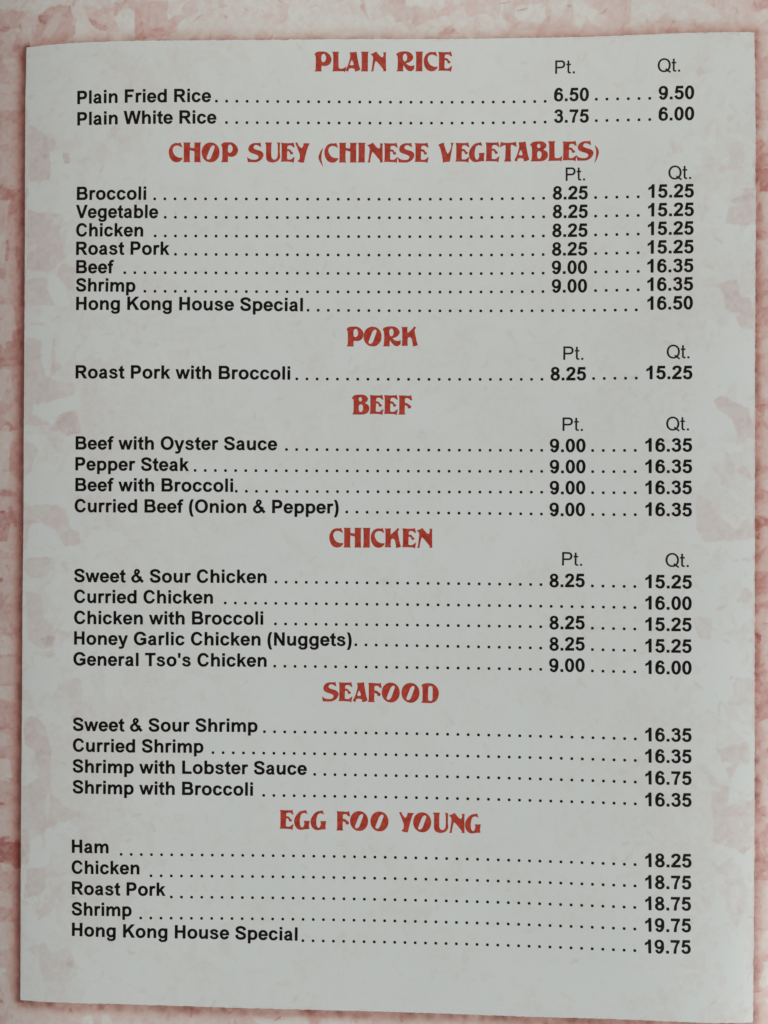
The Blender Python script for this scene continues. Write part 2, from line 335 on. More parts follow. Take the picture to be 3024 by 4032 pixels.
    [0.48, 82.2, 89.6, 85.6, 90.3, 86.7, 89.2, 86.5, 84.2, 83.1, 83.9, 83.1, 88.1],
    [0.52, 78.4, 86.4, 79.6, 86.7, 79.5, 83.9, 77.8, 83.9],
    [0.64, 87.3, 79.2, 89.6, 78.7, 89.7, 70.1, 82.6, 70.5, 83.4, 74.1, 86.0, 75.6],
    [0.52, 79.3, 67.7, 82.1, 66.0, 81.5, 65.2, 79.6, 66.9],
    [0.45, 89.8, 57.1, 99.6, 57.6, 100.0, -4.5, 90.0, -4.5],
    [0.62, 89.9, 57.1, 99.6, 57.6, 99.6, 54.2, 92.1, 53.0, 91.8, 50.5, 99.6, 50.3, 99.7, 46.4, 90.1, 43.7],
    [0.26, 91.6, 42.4, 99.7, 43.6, 99.7, 39.1, 90.7, 39.3],
    [0.58, 90.0, 39.6, 91.3, 39.0, 91.3, 34.0, 90.0, 33.4],
    [0.42, 91.3, 38.2, 99.7, 38.8, 99.7, 34.3, 91.0, 33.4],
    [0.24, 91.3, 33.2, 99.7, 34.0, 99.8, 27.8, 91.1, 28.1],
    [0.72, 90.0, 27.8, 91.9, 27.6, 99.8, 27.3, 92.5, 25.7, 92.0, 22.6, 90.1, 20.9],
    [0.36, 92.2, 25.7, 99.8, 26.2, 99.9, 12.7, 91.4, 12.5, 92.0, 20.9],
    [0.52, 90.1, 12.5, 99.9, 11.5, 99.9, 9.9, 90.1, 9.7],
    [0.27, 91.1, 9.7, 99.9, 10.1, 99.9, 4.2, 91.5, 6.9],
    [0.64, 90.1, 7.5, 91.7, 6.4, 99.9, 4.2, 91.5, 1.4, 90.2, 1.4],
    [0.38, 91.5, 2.8, 99.9, 4.2, 99.9, -1.9, 91.5, -0.0],
    [0.8, 90.2, -0.0, 100.0, -2.5, 100.0, -4.5, 90.2, -4.5],
    [0.72, 80.7, 55.6, 85.2, 57.0, 85.8, 54.5, 86.3, 52.9, 88.6, 52.9, 89.7, 49.0, 89.7, 44.8, 85.8, 45.9, 85.0, 48.4, 82.4, 50.0, 82.1, 52.8],
    [0.68, 79.8, 27.7, 81.7, 28.6, 84.2, 27.2, 87.9, 25.9, 88.2, 23.6, 89.6, 20.9, 89.4, 18.4, 86.2, 18.6, 83.9, 23.6, 80.9, 25.5],
    [0.62, 85.4, 10.8, 87.1, 11.6, 88.5, 10.8, 89.7, 8.3, 86.3, 10.0],
    [0.52, 81.5, 8.3, 84.0, 7.7, 82.9, 4.4, 81.8, 6.3],
    [0.54, 75.4, 4.9, 79.0, 3.2, 80.7, -0.4, 83.8, -2.3, 85.5, -4.0, 89.7, -2.0, 89.9, -4.5, 76.3, -4.6],
    [0.45, 90.0, -4.6, 100.0, -4.6, 100.2, -66.6, 90.3, -66.0],
    [0.9, 90.2, -4.6, 91.5, -4.6, 91.2, -6.0, 90.2, -6.0],
    [0.45, 91.2, -5.7, 100.0, -5.7, 100.0, -9.3, 90.2, -9.0],
    [0.62, 90.2, -9.3, 100.0, -9.6, 100.0, -10.7, 90.2, -10.7],
    [0.34, 91.2, -11.0, 100.0, -11.0, 100.0, -14.1, 91.2, -13.8],
    [0.62, 90.2, -14.0, 100.0, -14.7, 100.0, -16.3, 91.6, -17.1, 100.0, -17.2, 100.1, -22.5, 90.3, -23.8],
    [0.27, 90.4, -24.1, 100.1, -24.5, 100.1, -26.4, 91.6, -26.8],
    [0.7, 92.8, -26.3, 100.1, -26.4, 100.1, -27.0, 92.6, -26.9],
    [0.35, 91.3, -26.8, 100.1, -27.3, 100.1, -38.2, 92.2, -37.4],
    [0.9, 90.3, -28.8, 91.6, -29.1, 91.3, -31.3, 90.3, -31.3],
    [0.62, 90.3, -32.4, 91.6, -32.4, 91.6, -37.4, 90.3, -37.4],
    [0.72, 90.3, -38.5, 91.6, -38.8, 92.8, -38.0, 92.8, -39.1, 91.6, -39.6, 100.1, -43.3, 100.2, -48.9, 91.7, -50.2, 90.4, -50.2],
    [1.0, 90.5, -46.3, 91.7, -46.6, 90.5, -47.1],
    [0.27, 91.4, -50.2, 100.2, -49.4, 100.2, -57.3, 91.7, -56.9],
    [0.52, 90.4, -54.6, 91.7, -56.6, 100.2, -56.7, 100.2, -59.2, 90.4, -58.8],
    [0.31, 91.7, -59.1, 100.2, -59.5, 100.2, -65.7, 92.3, -64.6],
    [0.74, 90.4, -63.8, 92.0, -64.6, 92.0, -66.1, 90.4, -66.0],
    [0.54, 77.1, -4.7, 89.9, -4.6, 89.9, -6.0, 85.2, -6.8, 82.4, -6.6, 77.7, -6.9],
    [0.5, 84.2, -11.3, 88.0, -10.4, 88.1, -11.3, 84.4, -11.6],
    [0.4, 78.5, -11.3, 82.1, -7.4, 80.5, -12.7, 79.4, -12.7],
    [0.55, 85.4, -21.0, 87.5, -17.7, 89.5, -19.0, 89.8, -21.0],
    [0.52, 75.3, -24.7, 79.7, -25.2, 79.4, -30.5, 76.4, -29.9],
    [0.42, 84.7, -39.9, 89.3, -39.3, 89.9, -49.1, 88.5, -45.7, 85.3, -46.2],
    [0.5, 81.3, -45.7, 82.0, -45.7, 81.8, -49.0, 81.0, -49.0],
    [0.58, 81.0, -57.3, 88.2, -56.2, 86.5, -59.8, 84.0, -64.2, 83.1, -61.5],
    [0.52, 75.7, -59.9, 80.4, -64.2, 81.2, -65.9, 79.3, -65.1],
    [0.42, 90.1, -61.9, 100.2, -62.4, 100.4, -129.0, 90.0, -127.8],
    [0.72, 90.4, -64.1, 92.0, -64.7, 92.3, -67.5, 91.7, -70.3, 90.4, -71.0],
    [0.32, 92.3, -64.7, 100.2, -62.4, 100.3, -73.0, 91.7, -71.1],
    [0.66, 90.4, -71.0, 100.3, -73.0, 91.7, -73.6, 100.3, -80.3, 100.3, -87.6, 91.8, -89.1, 90.5, -88.5],
    [0.28, 90.6, -89.0, 100.3, -89.2, 100.3, -97.3, 91.8, -97.7, 90.6, -92.3],
    [0.52, 90.5, -92.3, 91.8, -93.0, 91.8, -96.8, 90.5, -96.8],
    [0.72, 90.2, -100.1, 92.7, -100.1, 92.4, -100.7, 90.2, -100.6],
    [0.27, 91.2, -100.9, 100.3, -102.1, 100.4, -109.3, 91.8, -105.1],
    [0.46, 90.2, -105.0, 100.4, -105.1, 100.4, -108.5, 91.8, -108.4, 90.2, -108.3],
    [0.1, 92.1, -108.4, 100.4, -109.0, 100.4, -116.0, 91.5, -114.2],
    [0.74, 90.2, -110.8, 91.5, -110.9, 90.7, -111.4],
    [0.7, 90.2, -115.0, 93.0, -115.3, 91.8, -115.7, 90.2, -115.5],
    [0.15, 91.8, -117.3, 100.4, -118.0, 100.4, -121.0],
    [0.58, 79.2, -61.8, 81.8, -66.5, 79.8, -67.1, 79.5, -71.0, 80.1, -75.1, 80.1, -79.2, 81.8, -80.0, 86.0, -80.9, 90.2, -80.2, 90.1, -77.4, 90.1, -69.6, 86.5, -68.7, 83.2, -70.4, 84.0, -66.0, 80.4, -64.6],
    [0.66, 85.7, -80.9, 89.4, -80.4, 86.9, -82.3],
    [0.48, 80.4, -86.1, 84.6, -82.8, 86.6, -87.0, 88.6, -89.5, 88.3, -93.6, 86.0, -99.9, 84.3, -98.5, 82.9, -94.4, 82.9, -87.2],
    [0.48, 76.9, -92.2, 79.1, -92.5, 79.3, -94.7, 78.2, -95.0],
    [0.42, 80.2, -103.2, 81.3, -102.9, 81.3, -104.3, 80.3, -104.6]
]:
    patch(d[0], d[1:])
# grain-like brush strokes laid over the patches, lighter and darker than what they cross
for k in range(4200):
    fu, fv = rng.uniform(U0, U1), rng.uniform(V0, V1)
    i = min(NU - 1, int((fu - U0) / STEP)); j = min(NV - 1, int((fv - V0) / STEP))
    mid = abs(fu + .4) < 89 and abs(fv + 3) < 118
    side = min(90 - abs(fu), 60 + 0.5 * abs(fv + 123))
    here = ink[j, i]
    if mid and rng.random() < 0.45: continue
    if mid: tone = here + rng.choice([-0.25, -0.15, 0.12, 0.18])
    else: tone = rng.choice([here * 0.5 + 0.09, here * 0.8, here + 0.12, here + 0.2], p=[.4, .2, .25, .15])
    petal(fu, fv, rng.uniform(3.0, 7.0), rng.uniform(0.9, 2.3), rng.normal(1.2, 0.75) if rng.random() < .7 else rng.uniform(0, 6.28),
          max(0.0, tone), rng.uniform(.3, .75), rng.uniform(-.3, .6), 0.17)
# small dark flecks and dry-brush marks
for k in range(1500):
    fu, fv = rng.uniform(U0, U1), rng.uniform(V0, V1)
    mid = abs(fu) < 90 and abs(fv + 3) < 119
    petal(fu, fv, rng.uniform(.7, 3.2), rng.uniform(.35, 1.1), rng.uniform(0, 6.28),
          rng.uniform(.45, .8) if mid else rng.uniform(.55, .95), rng.uniform(.2, .75), 0.3, 0.6)
grain = noise(0.9, 25, 2)
ink = np.clip(ink + 0.05 * grain + 0.10 * grain * np.clip(ink, 0, .6) + 0.05 * noise(9.0, 26, 4) * np.clip(ink, .1, 1), 0, 1.1)

# ------------------------------------------------------------------ white panel outline (printed, slightly ragged)
PANEL = {"left": [[-90.712, 116.408], [-91.106, 112.99], [-90.919, 78.784], [-90.97, 80.39], [-90.767, 43.563], [-90.755, 42.219], [-90.562, 5.208], [-90.717, 6.805], [-90.607, -36.285], [-90.754, -34.696], [-90.657, -77.743], [-90.497, -119.158], [-90.431, -123.166]], "right": [[89.061, 117.173], [89.532, 112.99], [89.839, 77.216], [89.915, 63.314], [89.865, 41.939], [89.985, 1.586], [90.074, -38.429], [90.179, -72.19], [90.022, -113.451], [89.847, -122.583]], "top": [[-90.712, 116.408], [-73.524, 116.537], [-58.264, 116.571], [-33.003, 116.752], [-6.316, 117.078], [31.308, 117.157], [60.566, 116.949], [89.061, 117.173]], "bottom": [[-90.431, -123.166], [-69.462, -122.694], [-31.45, -123.438], [32.661, -123.283], [61.551, -122.412], [89.847, -122.583]]}
EDGE = {}
for k, pts in PANEL.items():
    p = np.array(sorted(pts, key=lambda q: q[1] if k in ('left', 'right') else q[0]))
    EDGE[k] = (p[:, 1], p[:, 0]) if k in ('left', 'right') else (p[:, 0], p[:, 1])
def smooth_interp(q, k):
    x, y = EDGE[k]
    s = 0
    for dx in (-9, -4.5, 0, 4.5, 9): s = s + np.interp(q + dx, x, y)
    return s / 5
uL = smooth_interp(VV, 'left'); uR = smooth_interp(VV, 'right')
vT = smooth_interp(UU, 'top'); vB = smooth_interp(UU, 'bottom')
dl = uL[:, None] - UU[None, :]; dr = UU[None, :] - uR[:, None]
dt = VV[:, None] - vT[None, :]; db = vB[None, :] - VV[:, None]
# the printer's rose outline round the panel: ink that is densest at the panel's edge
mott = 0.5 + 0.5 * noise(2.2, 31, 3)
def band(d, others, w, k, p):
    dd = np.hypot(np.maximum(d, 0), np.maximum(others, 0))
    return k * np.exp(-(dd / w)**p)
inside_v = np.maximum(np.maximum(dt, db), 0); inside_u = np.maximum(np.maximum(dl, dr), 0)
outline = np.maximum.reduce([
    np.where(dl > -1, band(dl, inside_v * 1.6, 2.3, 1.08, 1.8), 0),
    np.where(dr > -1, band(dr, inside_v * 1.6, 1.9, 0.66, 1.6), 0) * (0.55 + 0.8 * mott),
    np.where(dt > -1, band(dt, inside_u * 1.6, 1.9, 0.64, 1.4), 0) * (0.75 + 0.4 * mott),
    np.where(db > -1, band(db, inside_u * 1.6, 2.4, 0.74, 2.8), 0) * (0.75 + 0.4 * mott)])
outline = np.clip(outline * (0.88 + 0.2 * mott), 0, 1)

# ------------------------------------------------------------------ materials
def principled(name):
    m = bpy.data.materials.new(name); m.use_nodes = True
    nt = m.node_tree
    return m, nt, nt.nodes["Principled BSDF"]
def N(nt, t, **kw):
    n = nt.nodes.new(t)
    for k, v in kw.items(): setattr(n, k, v)
    return n
def attr(nt, name):
    return N(nt, 'ShaderNodeAttribute', attribute_name=name)
def ramp(nt, stops):
    r = N(nt, 'ShaderNodeValToRGB')
    e = r.color_ramp.elements
    while len(e) < len(stops): e.new(0.5)
    for q, (p, c) in zip(e, stops): q.position = p; q.color = (*c, 1)
    return r
def mixc(nt, mode, fac=None):
    m = N(nt, 'ShaderNodeMix', data_type='RGBA', blend_type=mode)
    if fac is not None: m.inputs[0].default_value = fac
    return m
def paper_grain(nt, col_socket, bsdf, amount=0.05, bump=0.05):
    """fine paper fibre: tiny variation of tone and of the surface"""
    tc = N(nt, 'ShaderNodeTexCoord')
    n1 = N(nt, 'ShaderNodeTexNoise'); n1.inputs['Scale'].default_value = 2600; n1.inputs['Detail'].default_value = 3
    n2 = N(nt, 'ShaderNodeTexNoise'); n2.inputs['Scale'].default_value = 45; n2.inputs['Detail'].default_value = 4
    for n in (n1, n2): nt.links.new(tc.outputs['Object'], n.inputs['Vector'])
    add = N(nt, 'ShaderNodeMath', operation='ADD')
    nt.links.new(n1.outputs[0], add.inputs[0]); nt.links.new(n2.outputs[0], add.inputs[1])
    mr = N(nt, 'ShaderNodeMapRange')
    mr.inputs['From Min'].default_value = 0.6; mr.inputs['From Max'].default_value = 1.4
    mr.inputs['To Min'].default_value = 1 - amount; mr.inputs['To Max'].default_value = 1 + amount
    nt.links.new(add.outputs[0], mr.inputs['Value'])
    mu = N(nt, 'ShaderNodeVectorMath', operation='MULTIPLY')
    nt.links.new(col_socket, mu.inputs[0]); nt.links.new(mr.outputs[0], mu.inputs[1])
    nt.links.new(mu.outputs[0], bsdf.inputs['Base Color'])
    b = N(nt, 'ShaderNodeBump'); b.inputs['Strength'].default_value = bump; b.inputs['Distance'].default_value = 0.0002
    nt.links.new(n1.outputs[0], b.inputs['Height']); nt.links.new(b.outputs[0], bsdf.inputs['Normal'])

# the pink sheet
m_sheet, nt, bs = principled("printed_pink_paper")
r = ramp(nt, [(0.0, (0.75, 0.755, 0.725)), (0.2, (0.725, 0.632, 0.600)), (0.5, (0.675, 0.495, 0.462)), (0.75, (0.585, 0.335, 0.308)), (1.0, (0.46, 0.175, 0.155))])
nt.links.new(attr(nt, 'ink').outputs['Fac'], r.inputs[0])
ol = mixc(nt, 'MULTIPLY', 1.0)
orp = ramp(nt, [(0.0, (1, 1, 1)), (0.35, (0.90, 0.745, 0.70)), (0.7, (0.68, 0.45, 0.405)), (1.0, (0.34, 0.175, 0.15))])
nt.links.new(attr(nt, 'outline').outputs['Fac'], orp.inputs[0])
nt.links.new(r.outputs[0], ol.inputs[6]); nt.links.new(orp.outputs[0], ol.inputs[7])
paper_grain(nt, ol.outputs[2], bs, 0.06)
bs.inputs['Roughness'].default_value = 0.42; bs.inputs['Specular IOR Level'].default_value = 0.35

# the pale panel: the same pattern washed out under white
m_panel, nt, bs = principled("pale_panel_paper")
r = ramp(nt, [(0.0, (0.730, 0.755, 0.748)), (0.2, (0.724, 0.736, 0.726)), (0.6, (0.678, 0.612, 0.598)), (1.0, (0.55, 0.46, 0.445))])
nt.links.new(attr(nt, 'ink').outputs['Fac'], r.inputs[0])
paper_grain(nt, r.outputs[0], bs, 0.025)
bs.inputs['Roughness'].default_value = 0.42; bs.inputs['Specular IOR Level'].default_value = 0.35

def ink_material(name, dark, light):
    m, nt, bs = principled(name)
    tc = N(nt, 'ShaderNodeTexCoord')
    n = N(nt, 'ShaderNodeTexNoise'); n.inputs['Scale'].default_value = 900; n.inputs['Detail'].default_value = 3
    nt.links.new(tc.outputs['Object'], n.inputs['Vector'])
    r = ramp(nt, [(0.35, dark), (0.68, light)])
    nt.links.new(n.outputs[0], r.inputs[0]); nt.links.new(r.outputs[0], bs.inputs['Base Color'])
    bs.inputs['Roughness'].default_value = 0.5; bs.inputs['Specular IOR Level'].default_value = 0.1
    return m
m_black = ink_material("black_printing_ink", (0.004, 0.003, 0.0035), (0.012, 0.008, 0.009))
m_grey = ink_material("thin_black_printing_ink", (0.010, 0.008, 0.008), (0.028, 0.025, 0.024))
m_red = ink_material("red_printing_ink", (0.40, 0.040, 0.025), (0.54, 0.074, 0.047))

# ------------------------------------------------------------------ the tabletop below
m_table, nt, bs = principled("brown_wood")
tc = N(nt, 'ShaderNodeTexCoord'); mp = N(nt, 'ShaderNodeMapping'); mp.inputs['Scale'].default_value = (3, 40, 3)
nz = N(nt, 'ShaderNodeTexNoise'); nz.inputs['Scale'].default_value = 4; nz.inputs['Detail'].default_value = 6
nt.links.new(tc.outputs['Object'], mp.inputs[0]); nt.links.new(mp.outputs[0], nz.inputs['Vector'])
r = ramp(nt, [(0.3, (0.10, 0.05, 0.025)), (0.7, (0.20, 0.11, 0.06))])
nt.links.new(nz.outputs[0], r.inputs[0]); nt.links.new(r.outputs[0], bs.inputs['Base Color'])
bs.inputs['Roughness'].default_value = 0.4

# ------------------------------------------------------------------ the menu sheet
gu, gv = np.meshgrid(UU, VV)
top = surf(gu, gv).reshape(-1, 3)
me = mesh_arrays("menu_page", top, grid_faces(NU, NV))
a = me.attributes.new('ink', 'FLOAT', 'POINT'); a.data.foreach_set('value', ink.astype(np.float32).ravel())
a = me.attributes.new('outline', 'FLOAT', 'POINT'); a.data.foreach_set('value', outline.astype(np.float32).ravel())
page = link("menu_page", me, m_sheet, None, True)
page['label'] = "printed restaurant menu page with a white price list panel inside a mottled pink floral border"
page['category'] = "menu"

# its card back, 0.35 mm below, closed round the trimmed edges
bu = np.linspace(U0, U1, 61); bv = np.linspace(V0, V1, 79)
cu_, cv_ = np.meshgrid(bu, bv)
low = surf(cu_, cv_, -0.35).reshape(-1, 3)
ring = [i for i in range(61)] + [61 * j + 60 for j in range(1, 79)] + [61 * 78 + i for i in range(59, -1, -1)] + [61 * j for j in range(77, 0, -1)]
upv = surf(cu_, cv_, -0.01).reshape(-1, 3)[ring]
faces = [tuple(int(q) for q in f[::-1]) for f in grid_faces(61, 79)]
n0 = len(low)
for i in range(len(ring)):
    j = (i + 1) % len(ring)
    faces.append((ring[i], ring[j], n0 + j, n0 + i))
m_back, nt, bs = principled("white_card")
bs.inputs['Base Color'].default_value = (0.72, 0.70, 0.66, 1); bs.inputs['Roughness'].default_value = 0.6
link("page_back", mesh_arrays("page_back", np.vstack([low, upv]), faces), m_back, page)

zmin = float(low[:, 2].min())
bm = bmesh.new()
bmesh.ops.create_cube(bm, size=1)
for v in bm.verts: v.co = (v.co.x * 1.1, v.co.y * 0.8, v.co.z * 0.03 + zmin - 0.0152)
bmesh.ops.bevel(bm, geom=[e for e in bm.edges], offset=0.004, segments=2, affect='EDGES')
me = bpy.data.meshes.new("tabletop"); bm.to_mesh(me); bm.free()
tab = link("tabletop", me, m_table)
tab['kind'] = 'structure'; tab['label'] = "brown wooden tabletop under the menu page"

# ------------------------------------------------------------------ the white panel
PU, PV = 763, 1013
jit = np.random.default_rng(5)
def ragged(n, amp):
    a = jit.uniform(-1, 1, n)
    return amp * (0.6 * a + 0.4 * np.convolve(a, np.ones(5) / 2.2, 'same'))
tv = np.linspace(0, 1, PV); tu = np.linspace(0, 1, PU)
jl = ragged(PV, 0.03); jr = ragged(PV, 0.09); jt = ragged(PU, 0.08); jb = ragged(PU, 0.07)
vb_l, vt_l = -123.16, 116.42
v_rows = -123.0 + tv * 240.0
ul = smooth_interp(v_rows, 'left') ; ur = smooth_interp(v_rows, 'right')
u_cols = -90.6 + tu * 180.4
vb = smooth_interp(u_cols, 'bottom'); vt = smooth_interp(u_cols, 'top')
pu = ul[:, None] * (1 - tu) + ur[:, None] * tu
pv = vb[None, :] * (1 - tv[:, None]) + vt[None, :] * tv[:, None]
pu[:, 0] += jl; pu[:, -1] += jr; pv[0, :] += jb; pv[-1, :] += jt
co = surf(pu, pv, 0.04).reshape(-1, 3)
def sample(f, u, v):
    x = (u - U0) / STEP; y = (v - V0) / STEP
    ix = x.astype(int); iy = y.astype(int); tx = x - ix; ty = y - iy
    return (f[iy, ix] * (1 - tx) + f[iy, ix + 1] * tx) * (1 - ty) + (f[iy + 1, ix] * (1 - tx) + f[iy + 1, ix + 1] * tx) * ty
fade = np.clip(0.62 + 0.45 * np.exp(-((pu + 92) / 34)**2) + 0.3 * np.exp(-((pu - 92) / 26)**2), 0, 1)
pink_patches = sample(ink, pu, pv)
veil = noise(22, 41, 3)
pi_ = pink_patches * fade
# grey-white bleed line where the ragged edge of the panel was cut out of the pattern
me = mesh_arrays("white_panel", co, grid_faces(PU, PV))
a = me.attributes.new('ink', 'FLOAT', 'POINT'); a.data.foreach_set('value', np.clip(pi_, 0, 1).astype(np.float32).ravel())
panel = link("white_panel", me, m_panel, page, True)
panel['label'] = "pale grey white panel with faint pink petals printed on the menu page"

